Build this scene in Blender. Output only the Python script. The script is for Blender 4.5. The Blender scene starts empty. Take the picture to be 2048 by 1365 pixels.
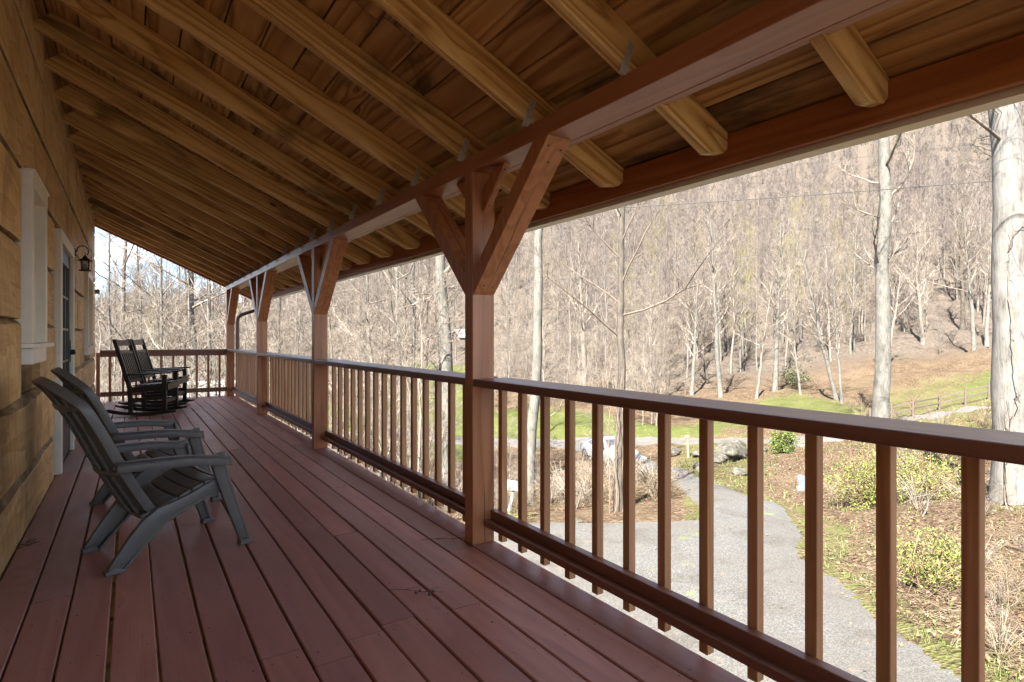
import bpy, bmesh, math, random
import numpy as np
from mathutils import Vector, Matrix, Euler

R = math.radians
rng = random.Random(7)
nrng = np.random.default_rng(11)
scene = bpy.context.scene
COL = scene.collection

# ------------------------------------------------------------------ scene measurements
CAM_H = 1.15                     # camera above the deck (deck top is z = 0)
FOC = 1150.0                     # focal length in pixels of a 2048 px wide picture
YAW = math.atan((1024 - 260) / FOC)
CF = np.array([math.sin(YAW), math.cos(YAW), 0.0])
CR = np.array([math.cos(YAW), -math.sin(YAW), 0.0])
WALL_X = -0.5175
POST_X0, POST_X1 = 1.575, 1.715
POST_Y = [-0.52, 2.763, 6.05, 9.20, 12.46]
DECK_Y0, DECK_Y1 = -0.85, 12.62
DECK_X1 = 1.82
BEAM_Z0, BEAM_Z1 = 2.071, 2.156
TAN = 0.47                       # roof pitch
ROOF_Y0, ROOF_Y1 = -0.95, 12.72

# ------------------------------------------------------------------ helpers
def tag(o, label=None, cat=None, group=None, kind=None):
    if label: o['label'] = label
    if cat: o['category'] = cat
    if group: o['group'] = group
    if kind: o['kind'] = kind
    return o

def empty(name, loc=(0, 0, 0), rz=0.0):
    o = bpy.data.objects.new(name, None)
    o.empty_display_size = 0.1
    o.location = loc
    o.rotation_euler = (0, 0, rz)
    COL.objects.link(o)
    return o

class MB:
    """collects geometry for one mesh object"""
    def __init__(s):
        s.v = []; s.f = []; s.m = []; s.r = []; s.smooth = []
    def add(s, verts, faces, mat=0, rand=0.0, smooth=False):
        b = len(s.v)
        s.v.extend([tuple(p) for p in verts])
        for f in faces:
            s.f.append(tuple(i + b for i in f))
            s.m.append(mat); s.r.append(rand); s.smooth.append(smooth)
    def box(s, x0, x1, y0, y1, z0, z1, mat=0, rand=0.0):
        v = [(x0, y0, z0), (x1, y0, z0), (x1, y1, z0), (x0, y1, z0), (x0, y0, z1), (x1, y0, z1), (x1, y1, z1), (x0, y1, z1)]
        f = [(0, 3, 2, 1), (4, 5, 6, 7), (0, 1, 5, 4), (1, 2, 6, 5), (2, 3, 7, 6), (3, 0, 4, 7)]
        s.add(v, f, mat, rand)
    def hexa(s, v, mat=0, rand=0.0):
        f = [(0, 3, 2, 1), (4, 5, 6, 7), (0, 1, 5, 4), (1, 2, 6, 5), (2, 3, 7, 6), (3, 0, 4, 7)]
        s.add(v, f, mat, rand)
    def prism(s, outline, axis, a, b, mat=0, rand=0.0, smooth=False):
        """outline: 2D points in the plane normal to axis ('x': (y,z), 'y': (x,z), 'z': (x,y)), extruded a..b"""
        n = len(outline)
        def P(p, t):
            return {'x': (t, p[0], p[1]), 'y': (p[0], t, p[1]), 'z': (p[0], p[1], t)}[axis]
        v = [P(p, a) for p in outline] + [P(p, b) for p in outline]
        f = [tuple(range(n))[::-1], tuple(range(n, 2 * n))] + [(i, (i + 1) % n, n + (i + 1) % n, n + i) for i in range(n)]
        s.add(v, f, mat, rand, smooth)
    def beam(s, p, q, w, h, up=(0, 0, 1), mat=0, rand=0.0):
        p = Vector(p); q = Vector(q); d = (q - p).normalized()
        sd = d.cross(Vector(up))
        if sd.length < 1e-5: sd = d.cross(Vector((1, 0, 0)))
        sd.normalize(); u = sd.cross(d)
        v = []
        for c in (p, q):
            for a, b in ((-1, -1), (1, -1), (1, 1), (-1, 1)):
                v.append(c + sd * (a * w / 2) + u * (b * h / 2))
        s.add(v, [(0, 1, 2, 3), (7, 6, 5, 4), (0, 4, 5, 1), (1, 5, 6, 2), (2, 6, 7, 3), (3, 7, 4, 0)], mat, rand)
    def tube(s, pts, rad, sides=6, mat=0, rand=0.0, cap=True, smooth=True):
        pts = [np.asarray(p, float) for p in pts]
        n = len(pts)
        if not hasattr(rad, '__len__'): rad = [rad] * n
        ref = None
        V = []
        for i in range(n):
            t = pts[min(i + 1, n - 1)] - pts[max(i - 1, 0)]
            L = np.linalg.norm(t); t = t / L if L > 1e-9 else np.array([0, 0, 1.0])
            if ref is None:
                ref = np.array([1.0, 0, 0]) if abs(t[0]) < 0.8 else np.array([0, 1.0, 0])
            a = ref - t * (ref @ t); a /= max(np.linalg.norm(a), 1e-9); ref = a
            b = np.array([t[1] * a[2] - t[2] * a[1], t[2] * a[0] - t[0] * a[2], t[0] * a[1] - t[1] * a[0]])
            for k in range(sides):
                an = 2 * math.pi * k / sides
                V.append(pts[i] + (a * math.cos(an) + b * math.sin(an)) * rad[i])
        F = []
        for i in range(n - 1):
            for k in range(sides):
                k2 = (k + 1) % sides
                F.append((i * sides + k, i * sides + k2, (i + 1) * sides + k2, (i + 1) * sides + k))
        s.add(V, F, mat, rand, smooth)
        if cap:                      # caps keep vertices of their own so the side shading stays clean
            s.add(V[:sides], [tuple(range(sides))[::-1]], mat, rand, False)
            s.add(V[(n - 1) * sides:], [tuple(range(sides))], mat, rand, False)
    def lathe(s, prof, c=(0, 0, 0), sides=16, mat=0, smooth=True):
        V = []; F = []
        n = len(prof)
        for r, z in prof:
            for k in range(sides):
                a = 2 * math.pi * k / sides
                V.append((c[0] + r * math.cos(a), c[1] + r * math.sin(a), c[2] + z))
        for i in range(n - 1):
            for k in range(sides):
                k2 = (k + 1) % sides
                F.append((i * sides + k, i * sides + k2, (i + 1) * sides + k2, (i + 1) * sides + k))
        F.append(tuple(range(sides))[::-1]); F.append(tuple(range((n - 1) * sides, n * sides)))
        s.add(V, F, mat, 0.0, smooth)
    def sheet(s, grid, mat=0, rand=0.0, smooth=True, thick=None):
        """grid[i][j] of points -> quads; with thick: a closed slab, thick = offset vector function or constant vector"""
        ni = len(grid); nj = len(grid[0])
        V = [p for row in grid for p in row]
        F = [(i * nj + j, i * nj + j + 1, (i + 1) * nj + j + 1, (i + 1) * nj + j) for i in range(ni - 1) for j in range(nj - 1)]
        if thick is not None:
            off = len(V); t = np.asarray(thick, float)
            V = V + [tuple(np.asarray(p, float) + t) for p in V]
            F = F + [tuple(off + k for k in f[::-1]) for f in F]
            ring = [(0, j) for j in range(nj)] + [(i, nj - 1) for i in range(1, ni)] + [(ni - 1, j) for j in range(nj - 2, -1, -1)] + [(i, 0) for i in range(ni - 2, 0, -1)]
            idx = [i * nj + j for i, j in ring]
            for k in range(len(idx)):
                a = idx[k]; b = idx[(k + 1) % len(idx)]
                F.append((b, a, a + off, b + off))
        s.add(V, F, mat, rand, smooth)
    def mesh(s, name):
        me = bpy.data.meshes.new(name)
        me.from_pydata(s.v, [], s.f)
        me.polygons.foreach_set('material_index', s.m)
        me.polygons.foreach_set('use_smooth', s.smooth)
        if any(s.r):
            at = me.attributes.new('rnd', 'FLOAT', 'FACE')
            at.data.foreach_set('value', s.r)
        me.update()
        return me
    def build(s, name, mats, parent=None, bevel=0.0, loc=None, rot=None, seg=2):
        me = s.mesh(name)
        for m in (mats if isinstance(mats, (list, tuple)) else [mats]): me.materials.append(m)
        return link_mesh(name, me, parent, bevel, loc, rot, seg)

def link_mesh(name, me, parent=None, bevel=0.0, loc=None, rot=None, seg=2):
    o = bpy.data.objects.new(name, me)
    COL.objects.link(o)
    if parent: o.parent = parent
    if loc is not None: o.location = loc
    if rot is not None: o.rotation_euler = rot
    if bevel:
        md = o.modifiers.new('bevel', 'BEVEL'); md.width = bevel; md.segments = seg
        md.limit_method = 'ANGLE'; md.angle_limit = R(38)
        if seg > 1:
            md.harden_normals = False
    return o

CHILD = {}
def kids(o):
    return [c for c in bpy.data.objects if c.parent is o]
def copy_tree(o, parent=None, kidmap=None):
    c = o.copy(); COL.objects.link(c)
    if parent: c.parent = parent
    for k in (kids(o) if kidmap is None else kidmap.get(o, [])):
        copy_tree(k, c, kidmap)
    return c

# ------------------------------------------------------------------ materials
def lin(c):
    return tuple(((x / 255) / 12.92 if x / 255 <= 0.04045 else ((x / 255 + 0.055) / 1.055) ** 2.4) for x in c) + (1.0,)

class NT:
    def __init__(s, name):
        s.m = bpy.data.materials.new(name); s.m.use_nodes = True
        s.t = s.m.node_tree; s.n = s.t.nodes; s.l = s.t.links
        s.n.clear()
        s.out = s.n.new('ShaderNodeOutputMaterial')
        s.b = s.n.new('ShaderNodeBsdfPrincipled')
        s.l.new(s.b.outputs[0], s.out.inputs[0])
    def node(s, typ, **kw):
        n = s.n.new(typ)
        for k, v in kw.items(): setattr(n, k, v)
        return n
    def set(s, sock, val):
        if isinstance(val, bpy.types.NodeSocket): s.l.new(val, sock)
        elif val is not None: sock.default_value = val
    def math(s, op, a, b=None, c=None, clamp=False):
        n = s.node('ShaderNodeMath', operation=op); n.use_clamp = clamp
        s.set(n.inputs[0], a)
        if b is not None: s.set(n.inputs[1], b)
        if c is not None: s.set(n.inputs[2], c)
        return n.outputs[0]
    def vmath(s, op, a, b=None):
        n = s.node('ShaderNodeVectorMath', operation=op)
        s.set(n.inputs[0], a)
        if b is not None: s.set(n.inputs[1], b)
        return n.outputs[0]
    def noise(s, vec, scale, detail=4, rough=0.55, dist=0.0, out=0):
        n = s.node('ShaderNodeTexNoise')
        if vec is not None: s.l.new(vec, n.inputs['Vector'])
        n.inputs['Scale'].default_value = scale; n.inputs['Detail'].default_value = detail
        n.inputs['Roughness'].default_value = rough; n.inputs['Distortion'].default_value = dist
        return n.outputs[out]
    def voro(s, vec, scale, feature='F1', out='Distance', rnd=1.0):
        n = s.node('ShaderNodeTexVoronoi', feature=feature)
        if vec is not None: s.l.new(vec, n.inputs['Vector'])
        n.inputs['Scale'].default_value = scale; n.inputs['Randomness'].default_value = rnd
        return n.outputs[out]
    def ramp(s, fac, stops, interp='LINEAR'):
        n = s.node('ShaderNodeValToRGB'); cr = n.color_ramp; cr.interpolation = interp
        while len(cr.elements) < len(stops): cr.elements.new(0.5)
        for e, (p, c) in zip(cr.elements, stops):
            e.position = p
            e.color = c if len(c) == 4 else tuple(c) + (1,)
        s.set(n.inputs[0], fac)
        return n.outputs[0]
    def rng(s, val, a, b, c=0.0, d=1.0, smooth=False):
        n = s.node('ShaderNodeMapRange'); n.clamp = True
        if smooth: n.interpolation_type = 'SMOOTHSTEP'
        s.set(n.inputs['Value'], val)
        for k, v in (('From Min', a), ('From Max', b), ('To Min', c), ('To Max', d)): n.inputs[k].default_value = v
        return n.outputs[0]
    def mix(s, fac, a, b, typ='MIX'):
        n = s.node('ShaderNodeMix', data_type='RGBA', blend_type=typ)
        s.set(n.inputs[0], fac); s.set(n.inputs[6], a); s.set(n.inputs[7], b)
        return n.outputs[2]
    def coord(s, kind='Object'):
        return s.node('ShaderNodeTexCoord').outputs[kind]
    def scale(s, vec, sc):
        n = s.node('ShaderNodeMapping'); s.l.new(vec, n.inputs['Vector']); n.inputs['Scale'].default_value = sc
        return n.outputs[0]
    def bump(s, h, strength=0.3, dist=0.01):
        n = s.node('ShaderNodeBump'); n.inputs['Strength'].default_value = strength; n.inputs['Distance'].default_value = dist
        s.l.new(h, n.inputs['Height']); s.l.new(n.outputs[0], s.b.inputs['Normal'])
    def attr(s, name):
        return s.node('ShaderNodeAttribute', attribute_name=name).outputs['Fac']
    def geom(s, k='Position'):
        return s.node('ShaderNodeNewGeometry').outputs[k]
    def objrand(s):
        return s.node('ShaderNodeObjectInfo').outputs['Random']
    def fin(s, color=None, rough=None, metal=None, spec=None):
        if color is not None: s.set(s.b.inputs['Base Color'], color)
        if rough is not None: s.set(s.b.inputs['Roughness'], rough)
        if metal is not None: s.b.inputs['Metallic'].default_value = metal
        if spec is not None: s.b.inputs['Specular IOR Level'].default_value = spec
        return s.m

def wood(name, dark, mid, light, axis='Y', knots=0.5, stains=0.0, stain_col=(0.03, 0.02, 0.012, 1), rough=(0.45, 0.65),
         grain=1.0, saw=0.0, bump=0.25, vary=0.25, spec=0.4, ringscale=9.0, use_obj_random=True, crack=None):
    t = NT(name)
    co = t.coord('Object')
    rnd = t.attr('rnd')
    if use_obj_random:
        rnd = t.math('ADD', rnd, t.objrand())
    off = t.node('ShaderNodeCombineXYZ')
    t.set(off.inputs[0], t.math('MULTIPLY', rnd, 37.3)); t.set(off.inputs[1], t.math('MULTIPLY', rnd, 91.7)); t.set(off.inputs[2], t.math('MULTIPLY', rnd, 53.1))
    p = t.vmath('ADD', co, off.outputs[0])
    lo = {'X': (0.055, 1, 1), 'Y': (1, 0.055, 1), 'Z': (1, 1, 0.055)}[axis]
    fi = {'X': (0.03, 1, 1), 'Y': (1, 0.03, 1), 'Z': (1, 1, 0.03)}[axis]
    ps = t.scale(p, lo); pf = t.scale(p, fi)
    # knots pull the grain aside
    kn = t.voro(t.scale(p, {'X': (0.45, 1, 1), 'Y': (1, 0.45, 1), 'Z': (1, 1, 0.45)}[axis]), 2.6, rnd=1.0)
    knot_far = t.rng(kn, 0.0, 0.22, 1.0, 0.0, True)
    big = t.noise(ps, 4.2, 2, 0.5)
    rings = t.math('FRACT', t.math('ADD', t.math('MULTIPLY', big, ringscale), t.math('MULTIPLY', knot_far, 1.1 * knots)))
    ringv = t.math('SMOOTH_MIN', rings, t.math('MULTIPLY', t.math('SUBTRACT', 1.0, rings), 3.0), 0.15)
    fib = t.noise(pf, 95, 5, 0.7)
    g = t.math('ADD', t.math('MULTIPLY', ringv, 0.55 * grain), t.math('MULTIPLY', fib, 0.6))
    colr = t.ramp(t.rng(g, 0.18, 0.86), [(0.0, dark), (0.45, mid), (1.0, light)])
    tone = t.math('FRACT', t.math('MULTIPLY', rnd, 17.77))
    colr = t.mix(t.math('MULTIPLY', tone, vary), colr, t.mix(1.0, colr, (0.45, 0.40, 0.34, 1), 'MULTIPLY'))
    if stains > 0:
        sn = t.noise(t.scale(p, {'X': (0.35, 1, 1), 'Y': (1, 0.35, 1), 'Z': (1, 1, 0.35)}[axis]), 2.3, 6, 0.62, 0.6)
        colr = t.mix(t.math('MULTIPLY', t.rng(sn, 0.54, 0.70, 0, 1, True), stains), colr, t.mix(0.8, colr, stain_col))
    if knots > 0:
        kc = t.rng(kn, 0.030, 0.060, 1.0, 0.0, True)
        colr = t.mix(t.math('MULTIPLY', kc, min(1.0, knots)), colr, (dark[0] * 0.35, dark[1] * 0.3, dark[2] * 0.3, 1))
    if crack is not None:
        sx = t.node('ShaderNodeSeparateXYZ'); t.l.new(co, sx.inputs[0])
        wv = t.noise(t.scale(p, (0.2, 0.2, 1)), 2.2, 3, 0.6)
        dd = t.math('ABSOLUTE', t.math('SUBTRACT', t.math('SUBTRACT', sx.outputs[0], crack), t.math('MULTIPLY', t.math('SUBTRACT', wv, 0.5), 0.045)))
        wd_ = t.math('MULTIPLY', t.rng(t.noise(p, 1.7, 2), 0.40, 0.60), 0.0022)
        ck = t.math('LESS_THAN', dd, wd_)
        colr = t.mix(ck, colr, (0.035, 0.014, 0.008, 1))
    h = g
    if saw > 0:
        w = t.node('ShaderNodeTexWave'); w.wave_type = 'BANDS'; w.bands_direction = axis
        t.l.new(p, w.inputs['Vector']); w.inputs['Scale'].default_value = 34; w.inputs['Distortion'].default_value = 9; w.inputs['Detail'].default_value = 2
        h = t.math('ADD', g, t.math('MULTIPLY', w.outputs['Fac'], saw))
        colr = t.mix(t.math('MULTIPLY', w.outputs['Fac'], 0.22 * saw), colr, t.mix(1.0, colr, (0.6, 0.55, 0.5, 1), 'MULTIPLY'))
    t.bump(h, bump, 0.004)
    return t.fin(colr, t.rng(fib, 0.3, 0.7, rough[0], rough[1]), spec=spec)

def plain(name, col, rough=0.5, metal=0.0, noise=0.12, nscale=12, spec=0.5, bump=0.0):
    t = NT(name)
    co = t.coord('Object')
    n = t.noise(co, nscale, 5, 0.6)
    c = t.mix(t.rng(n, 0.3, 0.7, 0, noise * 2), col, t.mix(1.0, col, (0.5, 0.48, 0.46, 1), 'MULTIPLY'))
    if bump: t.bump(n, bump, 0.003)
    return t.fin(c, t.rng(n, 0.3, 0.7, rough * 0.85, min(1, rough * 1.15)), metal, spec)

M = {}
M['ceil'] = wood('pine_boards', (0.19, 0.085, 0.025, 1), (0.50, 0.285, 0.105, 1), (0.66, 0.43, 0.19, 1), 'Y', knots=1.0, stains=1.0, grain=1.3, bump=0.4, vary=0.55, ringscale=11.0)
M['rafter'] = wood('rafter_pine', (0.25, 0.12, 0.032, 1), (0.62, 0.385, 0.135, 1), (0.78, 0.56, 0.25, 1), 'X', knots=1.0, stains=0.85, grain=1.5, saw=0.35, bump=0.5, vary=0.4, ringscale=17.0)
M['paint'] = wood('red_stain_beam', (0.25, 0.092, 0.042, 1), (0.36, 0.15, 0.072, 1), (0.43, 0.20, 0.10, 1), 'Y', knots=0.4, grain=0.6, rough=(0.30, 0.48), bump=0.2, vary=0.15, spec=0.5)
M['paintz'] = wood('red_stain_post', (0.29, 0.115, 0.046, 1), (0.42, 0.18, 0.078, 1), (0.50, 0.235, 0.11, 1), 'Z', knots=0.8, grain=0.9, rough=(0.32, 0.52), bump=0.25, vary=0.15, spec=0.5, crack=0.072)
M['rail'] = wood('dark_stain_rail', (0.115, 0.044, 0.026, 1), (0.165, 0.066, 0.040, 1), (0.215, 0.092, 0.058, 1), 'Y', knots=0.3, grain=0.8, rough=(0.28, 0.48), bump=0.25, vary=0.1, spec=0.55)
M['railx'] = wood('dark_stain_end_rail', (0.14, 0.052, 0.027, 1), (0.21, 0.085, 0.045, 1), (0.26, 0.115, 0.062, 1), 'X', knots=0.3, grain=0.6, rough=(0.3, 0.5), bump=0.2, vary=0.1, spec=0.5)
M['fascia'] = wood('fascia_wood', (0.21, 0.062, 0.018, 1), (0.36, 0.13, 0.040, 1), (0.43, 0.17, 0.058, 1), 'Y', knots=1.0, grain=0.8, bump=0.15, vary=0.1)
M['bal'] = wood('baluster_wood', (0.26, 0.12, 0.05, 1), (0.40, 0.205, 0.095, 1), (0.50, 0.285, 0.145, 1), 'Z', knots=0.2, grain=1.0, bump=0.25, vary=0.25)
M['joist'] = wood('joist_wood', (0.25, 0.15, 0.05, 1), (0.40, 0.26, 0.10, 1), (0.5, 0.34, 0.15, 1), 'X', knots=0.3)

def deck_mat():
    t = NT('deck_stain')
    co = t.coord('Object'); rnd = t.attr('rnd')
    off = t.node('ShaderNodeCombineXYZ')
    t.set(off.inputs[0], t.math('MULTIPLY', rnd, 37.3)); t.set(off.inputs[1], t.math('MULTIPLY', rnd, 91.7))
    p = t.vmath('ADD', co, off.outputs[0])
    ps = t.scale(p, (1, 0.10, 1)); pf = t.scale(p, (1, 0.03, 1))
    kn = t.voro(t.scale(p, (1, 0.5, 1)), 2.2)
    big = t.noise(ps, 3.0, 2, 0.5)
    rings = t.math('FRACT', t.math('ADD', t.math('MULTIPLY', big, 10.0), t.math('MULTIPLY', t.rng(kn, 0, 0.25, 1, 0, True), 1.5)))
    ringv = t.math('SMOOTH_MIN', rings, t.math('MULTIPLY', t.math('SUBTRACT', 1.0, rings), 3.0), 0.15)
    fib = t.noise(pf, 100, 5, 0.7)
    g = t.math('ADD', t.math('MULTIPLY', ringv, 0.4), t.math('MULTIPLY', fib, 0.6))
    worn = t.noise(t.scale(p, (1, 0.5, 1)), 3.2, 6, 0.65, 0.4)
    c = t.ramp(t.rng(g, 0.15, 0.85), [(0, (0.30, 0.112, 0.082, 1)), (0.5, (0.42, 0.172, 0.128, 1)), (1, (0.50, 0.225, 0.172, 1))])
    c = t.mix(t.rng(worn, 0.42, 0.68, 0, 0.55, True), c, (0.45, 0.25, 0.20, 1))
    c = t.mix(t.math('MULTIPLY', t.math('FRACT', t.math('MULTIPLY', rnd, 17.77)), 0.6), c, (0.22, 0.105, 0.09, 1))
    nail = t.voro(t.scale(p, (1, 1, 0.0)), 2.6)
    c = t.mix(t.rng(nail, 0.012, 0.022, 1.0, 0.0), c, (0.045, 0.022, 0.016, 1))
    dirt = t.noise(p, 9, 6, 0.7)
    c = t.mix(t.rng(dirt, 0.60, 0.75, 0, 0.5, True), c, (0.07, 0.04, 0.032, 1))
    t.bump(t.math('ADD', g, t.math('MULTIPLY', t.rng(nail, 0.01, 0.03), 0.6)), 0.28, 0.004)
    return t.fin(c, t.math('ADD', t.rng(worn, 0.35, 0.7, 0.36, 0.56), t.math('MULTIPLY', fib, 0.08)), spec=0.5)
M['deck'] = deck_mat()

def log_mat():
    t = NT('log_siding')
    co = t.coord('Object'); rnd = t.attr('rnd')
    off = t.node('ShaderNodeCombineXYZ')
    t.set(off.inputs[0], t.math('MULTIPLY', rnd, 37.3)); t.set(off.inputs[1], t.math('MULTIPLY', rnd, 91.7)); t.set(off.inputs[2], t.math('MULTIPLY', rnd, 11.0))
    p = t.vmath('ADD', co, off.outputs[0])
    fib = t.noise(t.scale(p, (1, 0.05, 1)), 60, 5, 0.7)
    big = t.noise(t.scale(p, (1, 0.18, 1)), 3.2, 3, 0.55, 0.6)
    rings = t.math('FRACT', t.math('MULTIPLY', big, 6.0))
    g = t.math('ADD', t.math('MULTIPLY', rings, 0.35), t.math('MULTIPLY', fib, 0.6))
    c = t.ramp(t.rng(g, 0.15, 0.85), [(0, (0.48, 0.27, 0.10, 1)), (0.5, (0.70, 0.46, 0.20, 1)), (1, (0.80, 0.58, 0.30, 1))])
    saw = t.node('ShaderNodeTexWave'); saw.wave_type = 'BANDS'; saw.bands_direction = 'DIAGONAL'
    t.l.new(t.scale(p, (0.2, 1, 0.45)), saw.inputs['Vector']); saw.inputs['Scale'].default_value = 5; saw.inputs['Distortion'].default_value = 6; saw.inputs['Detail'].default_value = 3
    c = t.mix(t.math('MULTIPLY', saw.outputs['Fac'], 0.16), c, (0.26, 0.14, 0.07, 1))
    st = t.noise(t.scale(p, (1, 0.8, 0.6)), 2.2, 5, 0.6, 0.8)
    c = t.mix(t.rng(st, 0.48, 0.68, 0, 0.7, True), c, (0.33, 0.18, 0.08, 1))
    st2 = t.noise(t.vmath('ADD', t.scale(p, (1, 0.5, 1)), (5, 9, 2)), 2.6, 4, 0.6)
    c = t.mix(t.rng(st2, 0.58, 0.74, 0, 0.5, True), c, (0.21, 0.17, 0.14, 1))
    kn = t.voro(t.scale(p, (1, 0.6, 1)), 3.0)
    c = t.mix(t.rng(kn, 0.03, 0.055, 0.9, 0, True), c, (0.09, 0.04, 0.02, 1))
    c = t.mix(t.math('MULTIPLY', t.math('FRACT', t.math('MULTIPLY', rnd, 17.7)), 0.4), c, t.mix(1.0, c, (0.55, 0.48, 0.42, 1), 'MULTIPLY'))
    t.bump(t.math('ADD', g, t.math('MULTIPLY', saw.outputs['Fac'], 0.3)), 0.3, 0.006)
    return t.fin(c, 0.6, spec=0.35)
M['log'] = log_mat()
def wane_mat():
    t = NT('log_waney_edge')
    co = t.coord('Object')
    n = t.noise(t.scale(co, (1, 0.35, 1)), 14, 6, 0.7, 0.5)
    c = t.ramp(n, [(0.25, (0.07, 0.045, 0.022, 1)), (0.5, (0.24, 0.16, 0.075, 1)), (0.7, (0.42, 0.31, 0.16, 1))])
    t.bump(n, 0.6, 0.015)
    return t.fin(c, 0.75, spec=0.3)
M['wane'] = wane_mat()

M['trim'] = plain('cream_trim_paint', (0.78, 0.73, 0.60, 1), 0.45, noise=0.08)
M['sillw'] = plain('white_sill_paint', (0.80, 0.75, 0.66, 1), 0.5, noise=0.08)
M['gutter'] = plain('gutter_white', (0.62, 0.56, 0.46, 1), 0.35, noise=0.06)
M['downspout'] = plain('downspout_brown', (0.10, 0.065, 0.045, 1), 0.35, noise=0.1)
M['resin'] = plain('grey_resin', (0.115, 0.113, 0.104, 1), 0.42, noise=0.18, nscale=7, spec=0.5, bump=0.12)
M['blackwood'] = plain('black_paint', (0.016, 0.014, 0.012, 1), 0.38, noise=0.2, spec=0.5)
M['iron'] = plain('black_iron', (0.012, 0.011, 0.010, 1), 0.45, spec=0.5)
M['galv'] = plain('galvanised_steel', (0.50, 0.50, 0.44, 1), 0.4, metal=0.15, noise=0.35, nscale=40)
M['doorpaint'] = plain('dark_door_paint', (0.022, 0.018, 0.014, 1), 0.35, spec=0.5)
M['roofmetal'] = plain('roof_metal', (0.12, 0.10, 0.09, 1), 0.5)
M['screw'] = plain('screw_heads', (0.03, 0.02, 0.016, 1), 0.6)
M['underdark'] = plain('porch_underside', (0.05, 0.04, 0.03, 1), 0.8)
def glass_mat(name, col=(0.8, 0.85, 0.85, 1), alpha=0.35, rough=0.03):
    t = NT(name)
    n = t.noise(t.coord('Object'), 3, 2)
    t.fin(col, t.rng(n, 0.3, 0.7, rough, rough * 2))
    t.b.inputs['Transmission Weight'].default_value = 1.0 - alpha
    t.b.inputs['IOR'].default_value = 1.45
    return t.m
M['glass'] = glass_mat('window_glass', (0.05, 0.06, 0.06, 1), 0.9, 0.02)
M['lglass'] = glass_mat('lantern_glass', (0.75, 0.78, 0.76, 1), 0.3, 0.08)
M['bulb'] = plain('bulb_frosted', (0.8, 0.7, 0.45, 1), 0.4)

#@@PARTS@@
# ================================================================== PORCH
def rafter_z(x):                 # underside of the rafters
    return BEAM_Z1 + (POST_X0 - x) * TAN

# ---- deck -----------------------------------------------------------
def build_deck():
    mb = MB()
    pitch = 0.1492; w = 0.1400
    r = random.Random(3)
    x = WALL_X + 0.004
    k = 0
    # gap between boards lies on x = -0.363 + n * pitch (read off the photograph)
    edges = [-0.3625 + pitch * i for i in range(-1, 15)]
    for i in range(len(edges) - 1):
        x0 = edges[i] + (pitch - w) / 2; x1 = edges[i + 1] - (pitch - w) / 2
        if i == 0: x0 = WALL_X + 0.006
        if i == len(edges) - 2: x1 = min(x1, DECK_X1)
        y = DECK_Y0 + r.uniform(0, 2.4)
        cuts = [DECK_Y0]
        special = {4: 2.16, 2: 1.75, 6: 2.2, 8: 2.16, 9: 2.2, 11: 2.16, 13: 2.75, 7: 2.05}
        if i in special: cuts.append(special[i])
        base = cuts[-1] if i in special else r.uniform(-1, 2)
        for kk in range(6):
            base += r.choice([3.05, 3.66, 4.27])
            if base < DECK_Y1 - 0.5: cuts.append(base)
        cuts.append(DECK_Y1)
        for a, b in zip(cuts[:-1], cuts[1:]):
            j = r.uniform(-0.0025, 0.0025); zz = r.uniform(-0.0015, 0.0005)
            y0 = a + (0.0015 if a > DECK_Y0 else 0); y1 = b - (0.0015 if b < DECK_Y1 else 0)
            # slightly wavy board: segments along the length
            n = max(2, int((y1 - y0) / 0.8))
            rr = r.random() + 0.01
            V = []; F = []
            ph = r.uniform(0, 6)
            for s_ in range(n + 1):
                yy = y0 + (y1 - y0) * s_ / n
                o = j + 0.0016 * math.sin(ph + yy * 1.3)
                ch = 0.004
                V += [(x0 + o, yy, -0.036), (x1 + o, yy, -0.036), (x1 + o, yy, zz - ch), (x1 + o - ch, yy, zz), (x0 + o + ch, yy, zz), (x0 + o, yy, zz - ch)]
            for s_ in range(n):
                for q in range(6):
                    F.append((s_ * 6 + q, (s_ + 1) * 6 + q, (s_ + 1) * 6 + (q + 1) % 6, s_ * 6 + (q + 1) % 6)[::-1])
            F.append(tuple(range(6))); F.append(tuple(range(n * 6, n * 6 + 6))[::-1])
            mb.add([v for v in V], [f[::-1] for f in F], 0, rr)
    yj = DECK_Y0 + 0.1
    while yj < DECK_Y1:
        for i in range(len(edges) - 1):
            for e_ in (edges[i] + .03, edges[i + 1] - .03):
                if e_ < WALL_X + .02 or e_ > DECK_X1 - .01 or r.random() < .25: continue
                cx_, cy_ = e_ + r.gauss(0, .004), yj + .022 + r.gauss(0, .006); ra_ = r.uniform(.003, .0048)
                mb.add([(cx_ + ra_ * math.cos(a_), cy_ + ra_ * math.sin(a_), .0008) for a_ in [k_ * 1.0472 for k_ in range(6)]], [(0, 1, 2, 3, 4, 5)], 2)
        mb.box(WALL_X + 0.05, DECK_X1 - 0.10, yj, yj + 0.045, -0.25, -0.040, 1, r.random() + 0.01)
        yj += 0.41
    mb.box(DECK_X1 - 0.09, DECK_X1 - 0.045, DECK_Y0, DECK_Y1, -0.26, -0.040, 1, 0.5)
    mb.box(WALL_X + 0.002, WALL_X + 0.046, DECK_Y0, DECK_Y1, -0.26, -0.040, 1, 0.7)
    o = mb.build('porch_deck', [M['deck'], M['joist'], M['screw']])
    tag(o, kind='structure')
build_deck()

# ---- roof -----------------------------------------------------------
roof = tag(empty('porch_roof', (POST_X0, 4.3, BEAM_Z1)), 'sloping porch roof with exposed pine rafters above the red beam', 'roof')
def under(o, p):
    o.parent = p
    o.matrix_parent_inverse = Matrix.Translation(-Vector(p.location)) if p.rotation_euler.z == 0 else p.matrix_basis.inverted()
    return o

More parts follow.
